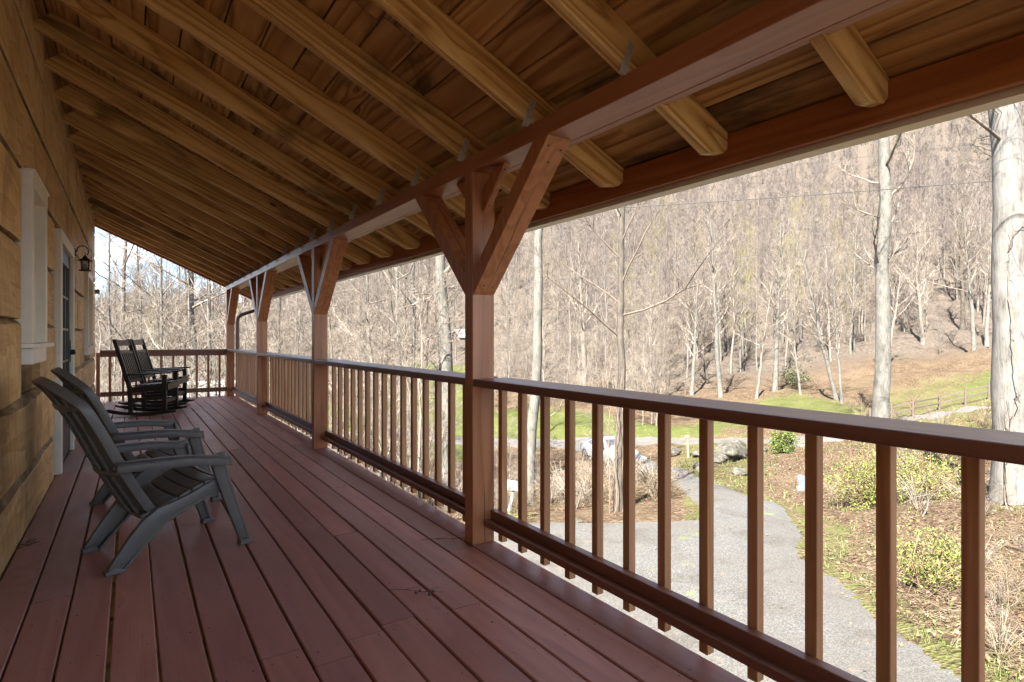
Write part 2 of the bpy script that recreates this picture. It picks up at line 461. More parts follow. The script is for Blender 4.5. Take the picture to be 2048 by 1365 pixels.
ANG = math.atan(TAN); CA = math.cos(ANG)
RAFT_X0, RAFT_X1 = WALL_X - 0.03, 2.165
RAFT_H = 0.155
def build_roof():
    # roof boards run along the porch, laid on the slope
    mb = MB(); r = random.Random(21)
    sl = lambda x: rafter_z(x) + RAFT_H / CA
    bw = 0.196
    s = 0.0
    x = 2.20
    while x > -5.2:
        xn = x - (bw) * CA
        gap = 0.009
        y = ROOF_Y0
        cuts = [ROOF_Y0]
        b = ROOF_Y0 + r.uniform(0.3, 3.5)
        while b < ROOF_Y1 - 0.4:
            cuts.append(b); b += r.choice([2.44, 3.05, 3.66])
        cuts.append(ROOF_Y1)
        for a, c in zip(cuts[:-1], cuts[1:]):
            z0 = sl(x); z1 = sl(xn + gap)
            th = 0.024
            e = r.uniform(0, 0.003)
            v = [(x, a, z0 + e), (xn + gap, a, z1 + e), (xn + gap, c - 0.003, z1 + e), (x, c - 0.003, z0 + e)]
            v2 = [(p[0], p[1], p[2] + th) for p in v]
            mb.hexa(v + v2, 0, r.random() + 0.01)
        x = xn
    # metal sheet over the boards keeps the sun out
    xa, xb = 2.24, -5.3
    mb.hexa([(xa, ROOF_Y0 - .1, sl(xa) + .034), (xb, ROOF_Y0 - .1, sl(xb) + .034), (xb, ROOF_Y1 + .06, sl(xb) + .034), (xa, ROOF_Y1 + .06, sl(xa) + .034),
             (xa, ROOF_Y0 - .1, sl(xa) + .045), (xb, ROOF_Y0 - .1, sl(xb) + .045), (xb, ROOF_Y1 + .06, sl(xb) + .045), (xa, ROOF_Y1 + .06, sl(xa) + .045)], 1)
    xc = -12.5
    zt = sl(xb); zb = zt - (xb - xc) * TAN
    mb.hexa([(xb, ROOF_Y0 - .1, zt + .03), (xc, ROOF_Y0 - .1, zb + .03), (xc, ROOF_Y1 + .06, zb + .03), (xb, ROOF_Y1 + .06, zt + .03),
             (xb, ROOF_Y0 - .1, zt + .06), (xc, ROOF_Y0 - .1, zb + .06), (xc, ROOF_Y1 + .06, zb + .06), (xb, ROOF_Y1 + .06, zt + .06)], 1)
    under(mb.build('roof_boards', [M['ceil'], M['roofmetal']]), roof)
    # rafters: local x runs down the slope
    L = (RAFT_X1 - RAFT_X0) / CA
    mb = MB()
    w = 0.050
    ch = 0.055
    prof = [(0, 0), (L - ch * 1.1, 0), (L, ch), (L, RAFT_H), (0, RAFT_H)]
    mb.prism(prof, 'y', 0, w)
    rme = mb.mesh('rafter'); rme.materials.append(M['rafter'])
    # end cut plumb: the tail end is sheared by the pitch
    for v in rme.vertices:
        if v.co.x > L * 0.9: v.co.x += (v.co.z) * TAN * 0.9 - 0.07
        if v.co.x < L * 0.1: v.co.x += (v.co.z) * TAN
    mb = MB()
    # hurricane tie: bent strap on the -y side of the rafter, with two screws
    tx = (POST_X0 - RAFT_X0) / CA
    mb.hexa([(tx - .045, -.0035, .01), (tx - .013, -.0035, .01), (tx - .013, -.0005, .01), (tx - .045, -.0005, .01),
             (tx - .055, -.0035, .105), (tx - .023, -.0035, .105), (tx - .023, -.0005, .105), (tx - .055, -.0005, .105)])
    mb.hexa([(tx - .046, -.0045, -.045), (tx - .012, -.0045, -.03), (tx - .012, -.001, -.03), (tx - .046, -.001, -.045),
             (tx - .046, -.0045, .012), (tx - .012, -.0045, .012), (tx - .012, -.001, .012), (tx - .046, -.001, .012)])
    for zz, xx in ((-.018, -.03), (.012, -.028), (.07, -.038)):
        mb.tube([(tx + xx, -.004, zz), (tx + xx, -.008, zz)], .005, 8)
    tme = mb.mesh('tie'); tme.materials.append(M['galv'])
    y = 0.93 - 0.637 * 2
    while y < ROOF_Y1 - 0.05:
        o = link_mesh('rafter', rme, bevel=0.004, seg=1)
        o.location = Vector((RAFT_X0, y, rafter_z(RAFT_X0))) - Vector(roof.location)
        o.rotation_euler = (0, ANG, 0)
        o.parent = roof
        if y > -0.5:
            t = link_mesh('tie', tme, o)
        y += 0.637
    # end rafter board (barge) on the far gable
    mb = MB(); mb.prism([(-.5, -0.01), (L + .03, -0.01), (L + .03, RAFT_H + .02), (-.5, RAFT_H + .02)], 'y', 0, 0.032)
    o = mb.build('barge_board', M['fascia']); o.parent = roof
    o.location = Vector((RAFT_X0, ROOF_Y1 - 0.04, rafter_z(RAFT_X0))) - Vector(roof.location); o.rotation_euler = (0, ANG, 0)
    # beam: wide member and narrow outer member with an open seam
    mb = MB()
    mb.box(POST_X0, 1.727, ROOF_Y0, 12.55, BEAM_Z0, BEAM_Z1, 0, .3)
    mb.box(1.731, 1.778, ROOF_Y0, 12.55, BEAM_Z0 + .002, BEAM_Z1, 0, .6)
    under(mb.build('beam', M['paint'], bevel=0.004), roof)
    # fascia
    mb = MB()
    zf = sl(2.17)
    mb.box(2.168, 2.206, ROOF_Y0, ROOF_Y1, zf - .150, zf - .012, 0, .2)
    under(mb.build('fascia', M['fascia'], bevel=0.003), roof)
    # gutter: K-style section
    mb = MB()
    z0 = zf - .172
    sec = [(2.214, z0), (2.285, z0), (2.300, z0 + .03), (2.318, z0 + .06), (2.330, z0 + .10), (2.330, z0 + .118), (2.325, z0 + .118), (2.324, z0 + .10), (2.312, z0 + .062), (2.294, z0 + .034), (2.281, z0 + .005), (2.219, z0 + .005), (2.219, z0 + .118), (2.214, z0 + .118)]
    mb.prism(sec, 'y', ROOF_Y0, ROOF_Y1)
    g = under(mb.build('gutter', M['gutter']), roof)
    # downspout at the far corner: leaves the gutter, bends back to the corner post, runs down
    mb = MB()
    P = [(2.27, 12.15, z0 + .02), (2.27, 12.15, z0 - .06), (2.24, 12.2, z0 - .12), (2.0, 12.42, z0 - .22), (1.86, 12.55, z0 - .27), (1.80, 12.585, z0 - .33), (1.785, 12.59, z0 - .42), (1.785, 12.59, 0.4), (1.785, 12.59, -3.3)]
    mb.tube(P, 0.036, 8)
    under(mb.build('downspout', M['downspout']), roof)
build_roof()

# ---- posts ----------------------------------------------------------
def post_mesh():
    mb = MB(); w = POST_X1 - POST_X0
    mb.box(0, w, 0, .09, 0, BEAM_Z0 - .001)
    me = mb.mesh('porch_post'); me.materials.append(M['paintz']); return me
def brace_mesh(x0, x1, z_low, y_top, th, name):
    """45 degree brace on the -y side: leading face from (0, z_low) to (y_top, beam)"""
    mb = MB()
    zt = BEAM_Z0 - .001
    yt = -(zt - z_low)
    k = th * math.sqrt(2)
    out = [(-.0005, z_low), (yt, zt), (yt + k, zt), (-.0005, z_low + k)]
    mb.prism(out, 'x', x0, x1)
    ln = -yt * math.sqrt(2)
    w_ = x1 - x0
    spots_ = [(.2, .05), (.78, .06), (.5, .13), (.3, ln - .07), (.75, ln - .06)] if w_ > .1 else [(.5, .04), (.5, ln - .05)]
    for fx, s_ in spots_:                                  # screw heads on the leading face
        q = Vector((x0 + w_ * fx, yt + s_ / math.sqrt(2), zt - s_ / math.sqrt(2))); nrm = Vector((0, -1, -1)).normalized()
        mb.tube([q - nrm * .002, q + nrm * .0012], .0052, 7, mat=1)
    me = mb.mesh(name); me.materials.append(M['paintz']); me.materials.append(M['screw']); return me
PM = post_mesh()
W = POST_X1 - POST_X0
BM = brace_mesh(0.003, W - .003, 1.385, None, .088, 'brace')
SM = brace_mesh(0.066, 0.104, 1.845, None, .088, 'corner_brace')
def mirror(me, name):
    m2 = me.copy(); m2.name = name
    for v in m2.vertices: v.co.y = .09 - v.co.y
    m2.flip_normals(); return m2
BM2 = mirror(BM, 'brace'); SM2 = mirror(SM, 'corner_brace')
post_labels = [None, 'red-brown porch post nearest the camera, with two long knee braces', 'red-brown porch post second from the camera along the side railing',
               'red-brown porch post third from the camera, next to the far corner post', 'red-brown corner post where the side railing meets the end railing']
for i, y in enumerate(POST_Y):
    if i == 0: continue
    o = link_mesh('porch_post', PM, bevel=0.004, loc=(POST_X0, y, 0))
    tag(o, post_labels[i], 'post', 'porch posts along the side railing')
    link_mesh('brace', BM, o, 0.003); link_mesh('corner_brace', SM, o, 0.003)
    if i < 4:
        link_mesh('brace', BM2, o, 0.003); link_mesh('corner_brace', SM2, o, 0.003)
half = MB(); half.box(WALL_X + .02, WALL_X + .075, 12.46, 12.55, 0.0, .875)
tag(half.build('rail_post', M['paintz'], bevel=.004), 'short brown end post holding the end railing against the log wall', 'post')

# ---- railings -------------------------------------------------------
BAL = MB(); BAL.box(0, .038, 0, .038, 0.0, .877)
BALM = BAL.mesh('baluster'); BALM.materials.append(M['bal'])
def railing(y0, y1, label, ys, side=True):
    t = tag(empty('porch_railing', (1.70, (y0 + y1) / 2, 0)), label, 'railing', 'railing sections between the porch posts')
    L = (y1 - y0) / 2
    mb = MB(); mb.box(-.125, .10, -L, L, .878, .920, 0, rng.random() + .01)
    mb.build('top_rail', M['rail'], t, .006)
    mb = MB(); mb.box(-.055, -.011, -L, L, .096, .131, 0, rng.random() + .01); mb.box(-.010, .0335, -L, L, .094, .180, 0, rng.random() + .01)
    mb.build('bottom_rail', M['rail'], t, .004)
    for y in ys:
        o = link_mesh('baluster', BALM, t, .002, seg=1)
        o.location = (.0345 + rng.uniform(-.001, .001), y - (y0 + y1) / 2, 0)
        o.rotation_euler = (0, 0, R(rng.uniform(-1.2, 1.2)))
def ys_for(y0, y1, n):
    st = (y1 - y0) / n
    return [y0 + st * (k + .5) - .019 for k in range(n)]
railing(-0.8, POST_Y[1], 'railing section nearest the camera, running out of the picture at the right', [2.713, 2.518, 2.318, 2.119, 1.923, 1.729, 1.535, 1.338, 1.139, .940, .738, .540] + [.340 - .198 * k for k in range(6)])
railing(POST_Y[1] + .09, POST_Y[2], 'railing section between the nearest porch post and the second post', ys_for(POST_Y[1] + .09, POST_Y[2], 16))
railing(POST_Y[2] + .09, POST_Y[3], 'railing section between the second and third porch posts', ys_for(POST_Y[2] + .09, POST_Y[3], 16))
railing(POST_Y[3] + .09, POST_Y[4], 'railing section between the third porch post and the corner post', ys_for(POST_Y[3] + .09, POST_Y[4], 16))
t = tag(empty('porch_railing', (.55, 12.50, 0)), 'end railing across the far end of the porch behind the rockers', 'railing', 'railing sections between the porch posts')
x0, x1 = WALL_X + .078 - .55, POST_X0 - .55 - .001
mb = MB(); mb.box(x0, x1, -.05, .09, .878, .920, 0, .3); mb.box(x0, x1, -.03, .0, .80, .877, 0, .8); mb.build('top_rail', M['railx'], t, .006)
mb = MB(); mb.box(x0, x1, -.045, -.001, .096, .131, 0, .5); mb.box(x0, x1, 0, .036, .094, .175, 0, .9); mb.build('bottom_rail', M['railx'], t, .004)
nb = 10
for k in range(nb):
    o = link_mesh('baluster', BALM, t, .002, seg=1); o.location = (x0 + (x1 - x0) * (k + .62) / (nb + .3), .037, 0)

# ---- log house ------------------------------------------------------
house = tag(empty('log_house', (WALL_X, 4.0, -0.05)), 'log-sided house wall with waney plank courses along the porch', 'house')
COURSE = [-.13, .35, .80, 1.25, 1.69, 2.12, 2.55, 2.97, 3.40]
WIN = [(4.34, 5.06, 1.11, 2.13), (9.72, 10.95, 1.03, 2.08)]
DOOR = (6.10, 7.45, 0.0, 2.06)
def build_wall():
    r = random.Random(5)
    mb = MB()
    def noise1(seed, y):
        return (math.sin(y * 2.1 + seed) + .6 * math.sin(y * 5.3 + seed * 2.3) + .35 * math.sin(y * 11.7 + seed * 3.1)) / 1.95
    holes = [(4.30, 5.10, 1.09, 2.15), (6.06, 7.49, -1, 2.08), (9.68, 10.99, 1.01, 2.10)]
    for ci in range(len(COURSE) - 1):
        z0, z1 = COURSE[ci], COURSE[ci + 1]
        cuts = [-4.0]
        y = -4.0 + r.uniform(1, 3.5)
        while y < 11.8:
            cuts.append(y); y += r.uniform(2.0, 4.2)
        cuts.append(12.56)
        # cut where an opening interrupts the course
        segs = []
        for a, b in zip(cuts[:-1], cuts[1:]):
            parts = [(a, b)]
            for (ha, hb, hz0, hz1) in holes:
                if hz0 < z1 - .06 and hz1 > z0 + .06:
                    np_ = []
                    for (p, q) in parts:
                        if hb <= p or ha >= q: np_.append((p, q)); continue
                        if p < ha - .02: np_.append((p, ha))
                        if q > hb + .02: np_.append((hb, q))
                    parts = np_
            segs += parts
        for (a, b) in segs:
            seed = r.uniform(0, 50); rr = r.random() + .01
            dx = r.uniform(-.006, .006)
            n = max(3, int((b - a) / .07))
            rows = []
            for s_ in range(n + 1):
                yy = a + .0025 + (b - a - .005) * s_ / n
                wide = ci in (0, 1); e1 = (.052 if wide else .026) + (.020 if wide else .010) * noise1(seed, yy); e0 = .006 + .010 * noise1(seed + 9, yy)
                X = dx + .003 * noise1(seed + 4, yy * .4)
                rows.append([(-.045, yy, z0 + .001), (X - .020 + .005 * noise1(seed + 3, yy), yy, z0 + .003), (X - .003, yy, z0 + e0), (X, yy, z0 + e0 + .012), (X, yy, (z0 + z1) / 2), (X, yy, z1 - e1 - .012), (X - .004, yy, z1 - e1),
                             (X - .016 + .005 * noise1(seed + 2, yy * 1.3), yy, z1 - e1 * .45), (X - .028, yy, z1 - .002), (-.045, yy, z1 - .001)])
            nj = len(rows[0])
            V = [p for row in rows for p in row]
            F = []; mats = []
            for j in range(nj - 1):
                mat = 1 if j in (0, 1, 6, 7, 8) else 0
                for i in range(n):
                    F.append((i * nj + j, i * nj + j + 1, (i + 1) * nj + j + 1, (i + 1) * nj + j)[::-1]); mats.append(mat)
            F.append(tuple(range(nj))); F.append(tuple(range(n * nj, (n + 1) * nj))[::-1]); mats += [0, 0]
            k0 = len(mb.m)
            mb.add(V, F, 0, rr, smooth=False)
            mb.m[k0:] = mats
    # solid backing of the wall, foundation, and the rest of the house body
    mb.box(-.25, -.046, -4.0, 12.5, 3.42, 3.9, 0, .4)
    for (ya, yb, za, zb) in ((-4.0, 4.30, -.13, 3.42), (5.10, 6.06, -.13, 3.42), (7.49, 9.68, -.13, 3.42), (10.99, 12.54, -.13, 3.42)):
        mb.box(-.25, -.046, ya, yb, za, zb, 1)
    mb.box(-.25, -.046, 4.30, 5.10, -.13, 1.09, 1); mb.box(-.25, -.046, 4.30, 5.10, 2.15, 3.42, 1)
    mb.box(-.25, -.046, 6.06, 7.49, 2.08, 3.42, 1)
    mb.box(-.25, -.046, 9.68, 10.99, -.13, 1.01, 1); mb.box(-.25, -.046, 9.68, 10.99, 2.10, 3.42, 1)
    mb.box(-9.0, -.252, -4.0, 12.5, -3.6, 3.2, 2)
    o = mb.build('log_wall', [M['log'], M['wane'], M['underdark']])
    o.parent = house; o.location = (0, 0, 0)
    # mesh was authored with world y/z and x relative to the wall face
    for vtx in o.data.vertices: vtx.co.y -= 4.0; vtx.co.z += .05
build_wall()
HO = Vector(house.location)
def hbox(mb, x0, x1, y0, y1, z0, z1, mat=0): mb.box(x0, x1, y0 - HO.y, y1 - HO.y, z0 - HO.z, z1 - HO.z, mat)
def window(y0, y1, z0, z1, label):
    t = .085; d = .045
    f = MB()
    hbox(f, -.04, d, y0, y0 + t, z0, z1 - t); hbox(f, -.04, d, y1 - t, y1, z0, z1 - t); hbox(f, -.04, d + .002, y0 - .004, y1 + .004, z1 - t, z1)
    hbox(f, -.045, d + .012, y0 - .01, y1 + .01, z1, z1 + .012)
    w = f.build('window', M['trim'], house, .003); w['label'] = label
    s = MB()
    a, b, c, e = y0 + t, y1 - t, z0, z1 - t
    g = .045; zm = (c + e) / 2
    for (p, q) in ((c, zm), (zm - .02, e)):
        xo = -.01 if p == c else -.026
        hbox(s, xo - .03, xo, a, a + g, p, q); hbox(s, xo - .03, xo, b - g, b, p, q)
        hbox(s, xo - .03, xo - .001, a + g, b - g, p, p + g); hbox(s, xo - .03, xo - .001, a + g, b - g, q - g, q)
    s.build('sash', M['sillw'], w, .002)
    gl = MB(); hbox(gl, -.045, -.040, a + .002, b - .002, c + .002, e - .002); gl.build('glass', M['glass'], w)
    sl = MB(); hbox(sl, -.04, d + .035, y0 - .03, y1 + .03, z0 - .028, z0 - .001); hbox(sl, -.03, d - .004, y0 + .02, y1 - .02, z0 - .125, z0 - .029)
    sl.build('sill', M['sillw'], w, .003)
window(4.34, 5.06, 1.115, 2.12, 'narrow cream window nearest the camera')
window(9.72, 10.95, 1.03, 2.07, 'cream window beyond the door and lantern')
def door():
    y0, y1, z1 = DOOR[0], DOOR[1], DOOR[3]
    f = MB(); t = .10
    hbox(f, -.04, .04, y0, y0 + t, .002, z1 - t); hbox(f, -.04, .04, y1 - t, y1, .002, z1 - t); hbox(f, -.04, .042, y0 - .004, y1 + .004, z1 - t, z1)
    w = f.build('door', M['trim'], house, .003); w['label'] = 'dark glazed door in a cream casing'
    p = MB(); a, b = y0 + t, y1 - t; s = .13
    e = z1 - t
    hbox(p, -.03, .012, a + .003, a + s, .02, e - .003); hbox(p, -.03, .012, b - s, b - .003, .02, e - .003)
    hbox(p, -.03, .010, a + s, b - s, .02, .62); hbox(p, -.03, .010, a + s, b - s, e - s, e - .003)
    hbox(p, -.02, .016, a + s + .08, b - s - .08, .14, .52)
    zm = (.62 + e - s) / 2
    for k in (1, 2): 
        yy = a + s + (b - a - 2 * s) * k / 3; hbox(p, -.02, .006, yy - .01, yy + .01, .62, e - s)
    for k in (1, 2, 3):
        zz = .62 + (e - s - .62) * k / 4; hbox(p, -.02, .0055, a + s, b - s, zz - .01, zz + .01)
    leaf = p.build('door_leaf', M['doorpaint'], w, .002)
    g = MB(); hbox(g, -.012, -.006, a + s, b - s, .62, e - s); g.build('glass', M['glass'], w)
    h = MB(); yy = b - .06
    h.tube([(.012, yy - HO.y, 1.0 - HO.z), (.055, yy - HO.y, 1.0 - HO.z)], .026, 12)
    h.tube([(.055, yy - HO.y, 1.0 - HO.z), (.06, yy - .06 - HO.y, 1.0 - HO.z), (.058, yy - .115 - HO.y, .995 - HO.z)], .010, 8)
    hbox(h, .0125, .020, yy - .03, yy + .03, .9, 1.12)
    h.build('handle', M['iron'], w, .002)
door()
# small dark eave corner of the far gable end, seen past the wall end
mb = MB(); hbox(mb, -.5, .06, 12.62, 12.95, 1.94, 2.0); mb.build('side_eave', M['roofmetal'], house)

# ---- wall lantern ---------------------------------------------------
def lantern():
    y = 7.95; z = 2.025
    t = tag(empty('wall_lantern', (WALL_X, y, z)), 'black iron wall lantern with crossed bars hanging beside the door', 'lantern')
    mb = MB()
    mb.lathe([(.0, 0), (.055, 0), (.055, .012), (.03, .022), (.0, .024)], sides=16)
    for i, v in enumerate(mb.v): mb.v[i] = (v[2] + .012, v[0], v[1] * 1.35 + .10)
    pts = []
    for k in range(15):
        a = math.pi * 1.25 * k / 14
        pts.append((.13 - .085 * math.cos(a) * 1.0, 0, .13 + .095 * math.sin(a)))
    mb.tube([(.03, 0, .10), (.04, 0, .115)] + pts, .009, 8)
    mb.build('bracket', M['iron'], t)
    c = (.165, 0, -.09)
    mb = MB()
    mb.lathe([(.012, .15), (.014, .135), (.03, .125), (.04, .10), (.055, .09), (.115, .052), (.118, .045), (.108, .045), (.0, .046)][::-1], c, 16)
    mb.tube([(c[0], 0, c[2] + .15), (c[0], 0, c[2] + .20)], .007, 8)
    mb.build('cap', M['iron'], t)
    mb = MB()
    top, bot = c[2] + .046, c[2] - .115
    cs = []
    for k in range(4):
        a = math.pi / 4 + math.pi / 2 * k
        cs.append((c[0] + .082 * math.cos(a), .082 * math.sin(a)))
    for k in range(4):
        p, q = cs[k], cs[(k + 1) % 4]
        mb.tube([(p[0], p[1], top), (p[0] * .88 + c[0] * .12, p[1] * .88, bot)], .007, 6)
        pb, qb = (p[0] * .88 + c[0] * .12, p[1] * .88), (q[0] * .88 + c[0] * .12, q[1] * .88)
        mb.tube([(p[0], p[1], top), (qb[0], qb[1], bot)], .004, 6)
        mb.tube([(q[0], q[1], top), (pb[0], pb[1], bot)], .004, 6)
    mb.build('cage', M['iron'], t)
    mb = MB(); mb.lathe([(0, -.135), (.09, -.135), (.095, -.125), (.08, -.112), (.0, -.112)], c, 16); mb.build('base', M['iron'], t)
    mb = MB(); mb.lathe([(.055, -.111), (.062, .044)], c, 12); mb.build('glass', M['lglass'], t)
    mb = MB(); mb.lathe([(.008, -.11), (.012, -.09), (.022, -.06), (.024, -.03), (.0, .0)], c, 12); mb.build('bulb', M['bulb'], t)
    t.scale = (.62, .62, .62)
lantern()
# ================================================================== CHAIRS
def adirondack():
    """resin adirondack chair, local frame: +x is the front, y across, feet on z = 0"""
    t = empty('adirondack_chair')
    m = M['resin']
    def ribbon(pts, widths, y0, y1, flip=False):
        """band in the xz plane following pts with the given widths, from y0 to y1"""
        n = len(pts); up = []; lo = []
        for i in range(n):
            a = np.array(pts[max(i - 1, 0)]); b = np.array(pts[min(i + 1, n - 1)])
            d = (b - a) / np.linalg.norm(b - a); nn = np.array([-d[1], d[0]])
            p = np.array(pts[i]); up.append(p + nn * widths[i] / 2); lo.append(p - nn * widths[i] / 2)
        return up, lo
    def band(mb, pts, widths, yf):
        up, lo = ribbon(pts, widths, 0, 0)
        n = len(pts)
        V = []
        for i in range(n):
            y0, y1 = yf(i / (n - 1))
            V += [(up[i][0], y0, up[i][1]), (up[i][0], y1, up[i][1]), (lo[i][0], y1, lo[i][1]), (lo[i][0], y0, lo[i][1])]
        F = []
        for i in range(n - 1):
            for k in range(4):
                F.append((i * 4 + k, i * 4 + (k + 1) % 4, (i + 1) * 4 + (k + 1) % 4, (i + 1) * 4 + k))
        F.append((3, 2, 1, 0)); F.append(tuple((n - 1) * 4 + k for k in range(4)))
        mb.add(V, F, 0, 0.0, True)
    for sg in (1, -1):
        # front leg: arm support down to the flared foot
        mb = MB()
        pts = [(.262, .522), (.272, .46), (.285, .36), (.305, .24), (.328, .12), (.345, .03)]
        wd = [.105, .085, .075, .065, .055, .048]
        band(mb, pts, wd, lambda u: tuple(sorted((sg * (.290 + .0 * u), sg * (.262 - .002 * u)))))
        # outer flange that gives the leg its L section
        pts2 = [(.300, .50), (.313, .36), (.335, .24), (.356, .12), (.372, .02)]
        band(mb, pts2, [.016] * 5, lambda u: tuple(sorted((sg * .292, sg * (.236 + .02 * u)))))
        mb.prism([(.315, 0), (.398, 0), (.398, .016), (.375, .026), (.325, .03)], 'y', *sorted((sg * .296, sg * .244)))
        mb.build('leg', m, t, .004)
        # rear leg and seat rail in one sweep
        mb = MB()
        pts = [(.292, .345), (.24, .342), (.15, .318), (.06, .292), (-.02, .268), (-.09, .240), (-.15, .195), (-.205, .14), (-.262, .075), (-.315, .012)]
        wd = [.085, .075, .066, .066, .074, .095, .098, .085, .066, .05]
        band(mb, pts, wd, lambda u: tuple(sorted((sg * (.262 - .02 * u), sg * (.232 - .026 * u)))))
        pts2 = [(.24, .305), (.15, .286), (.06, .260), (-.01, .236), (-.07, .205), (-.125, .155), (-.18, .10), (-.235, .04), (-.27, .006)]
        band(mb, pts2, [.014] * 9, lambda u: tuple(sorted((sg * (.262 - .02 * u), sg * (.205 - .02 * u)))))
        mb.prism([(-.345, 0), (-.262, 0), (-.258, .014), (-.30, .03), (-.345, .018)], 'y', *sorted((sg * .248, sg * .196)))
        mb.build('leg', m, t, .004)
        # arm: wide blade with a turned-down edge, widening to the front, swept in at the back
        mb = MB()
        N = 14; top = []
        for i in range(N + 1):
            u = i / N
            x = -.31 + .635 * u
            yc = .262 + .045 * math.sin(min(1, u * 1.5) * math.pi / 2)
            w = .040 + .018 * math.sin(u * math.pi * .5) - (.030 * max(0, (u - .9) / .1) ** 2)
            z = .545 - .03 * u + .012 * math.sin(u * math.pi)
            if u > .93: z -= .010 * ((u - .93) / .07) ** 2
            row = []
            for k in range(7):
                v = -1 + 2 * k / 6
                row.append((x, sg * (yc + v * w), z - .006 * v * v))
            top.append(row)
        if sg < 0: top = [r_[::-1] for r_ in top]
        mb.sheet([r_[::-1] for r_ in top], thick=(0, 0, -.012))
        for sd_, o in ((1, 1), (-1, 1)):
            band_pts = []
            V = []; 
            for r_ in top:
                p = r_[0] if sd_ == 1 else r_[-1]
                V.append(p)
            n = len(V); VV = []; F = []
            for i, p in enumerate(V):
                d = -.042 if sg * p[1] > .30 else -.036
                inn = .010 * (-1 if p[1] * sg > .27 else 1) * sg
                VV += [(p[0], p[1], p[2]), (p[0], p[1] + inn, p[2]), (p[0], p[1] + inn, p[2] + d), (p[0], p[1], p[2] + d)]
            for i in range(n - 1):
                for k in range(4):
                    F.append((i * 4 + k, i * 4 + (k + 1) % 4, (i + 1) * 4 + (k + 1) % 4, (i + 1) * 4 + k))
            F.append((3, 2, 1, 0)); F.append(tuple((n - 1) * 4 + k for k in range(4)))
            mb.add(VV, F, 0, 0.0, True)
        mb.prism([(sg * (.262), .470), (sg * .345, .470), (sg * .350, .512), (sg * .255, .512)] if sg > 0 else [(sg * .345, .470), (sg * .262, .470), (sg * .255, .512), (sg * .350, .512)], 'x', .300, .318)
        mb.build('armrest', m, t, .003)
    # seat: six curved slats over the rails
    mb = MB()
    path = [(.335, .335), (.325, .372), (.29, .392), (.20, .380), (.11, .356), (.02, .328), (-.06, .298), (-.13, .268), (-.185, .25)]
    P = np.array(path); seg = np.r_[0, np.cumsum(np.linalg.norm(np.diff(P, axis=0), axis=1))]
    def at(s_): return np.array([np.interp(s_, seg, P[:, 0]), np.interp(s_, seg, P[:, 1])])
    Ls = seg[-1]; n = 6; gap = .012
    for i in range(n):
        a = Ls * i / n + gap / 2; b = Ls * (i + 1) / n - gap / 2
        rows = []
        for k in range(6):
            p = at(a + (b - a) * k / 5)
            wy = .262 - .05 * (a + (b - a) * k / 5) / Ls
            row = []
            for q in range(7):
                v = -1 + 2 * q / 6
                row.append((p[0], v * wy, p[1] - .012 * (1 - v * v)))
            rows.append(row)
        mb.sheet(rows, thick=(0, 0, -.016))
    mb.build('seat', m, t, .003)
    # back: five tall slats in one dished fan with a rounded head
    mb = MB()
    lean = [(-.155, .235), (-.215, .33), (-.275, .44), (-.335, .56), (-.39, .68), (-.445, .79), (-.495, .87), (-.53, .92), (-.555, .95)]
    P2 = np.array(lean); s2 = np.r_[0, np.cumsum(np.linalg.norm(np.diff(P2, axis=0), axis=1))]
    H2 = s2[-1]
    ns = 5
    def width(u): return .190 + .070 * math.sin(min(1.0, u * 1.25) * math.pi / 2)
    def headcut(v): return 1.0 - .20 * abs(v) ** 2.2
    for i in range(ns):
        rows = []
        va = -1 + 2 * i / ns + .016; vb = -1 + 2 * (i + 1) / ns - .016
        for k in range(17):
            row = []
            for q in range(5):
                v = va + (vb - va) * q / 4
                vv = -1 + 2 * i / ns + (2 / ns) * q / 4
                u = k / 16 * headcut(v)
                x = np.interp(u * H2, s2, P2[:, 0]); z = np.interp(u * H2, s2, P2[:, 1])
                bulge = .014 * math.sin(math.pi * q / 4)
                dish = .055 * v * v * (1 - .35 * u)
                row.append((x + dish + bulge, v * width(u), z + .3 * dish))
            rows.append(row)
        mb.sheet([r_[::-1] for r_ in rows], thick=(-.016, 0, -.006))
    # rim all round the fan and a rear web that ties the slats together
    rim = []
    def pt(v, u, dx=0.0):
        x = np.interp(u * H2, s2, P2[:, 0]); z = np.interp(u * H2, s2, P2[:, 1]); d = .055 * v * v * (1 - .35 * u)
        return (x + d + dx, v * width(u), z + .3 * d)
    for k in range(17): rim.append(pt(-1, k / 16 * headcut(-1)))
    for k in range(1, 20):
        v = -1 + 2 * k / 20; rim.append(pt(v, headcut(v)))
    for k in range(16, -1, -1): rim.append(pt(1, k / 16 * headcut(1)))
    V = []; F = []
    n = len(rim)
    for i, p in enumerate(rim):
        a = np.array(rim[max(i - 1, 0)]); b = np.array(rim[min(i + 1, n - 1)]); d = (b - a) / np.linalg.norm(b - a)
        nn = np.array([-.9, 0, -.42]); sdv = np.cross(d, nn); sdv /= np.linalg.norm(sdv)
        p = np.array(p)
        for (s_, q) in ((-.006, -.2), (.010, -.2), (.010, .9), (-.006, .9)):
            V.append(p + sdv * s_ + nn * (q * .042))
    for i in range(n - 1):
        for k in range(4):
            F.append((i * 4 + k, i * 4 + (k + 1) % 4, (i + 1) * 4 + (k + 1) % 4, (i + 1) * 4 + k)[::-1])
    F.append((0, 1, 2, 3)); F.append(tuple((n - 1) * 4 + k for k in range(4))[::-1])
    mb.add(V, F, 0, 0, True)
    for i in range(1, ns):
        v = -1 + 2 * i / ns
        pts = [np.array(pt(v, k / 8 * headcut(v) * .96)) + np.array([-.022, 0, -.008]) for k in range(9)]
        mb.tube(pts, .009, 6)
    for u in (.34, .80):
        pts = [np.array(pt(-1 + 2 * k / 10, u)) + np.array([-.024, 0, -.008]) for k in range(11)]
        mb.tube(pts, .016, 6)
    mb.build('backrest', m, t, .0025)
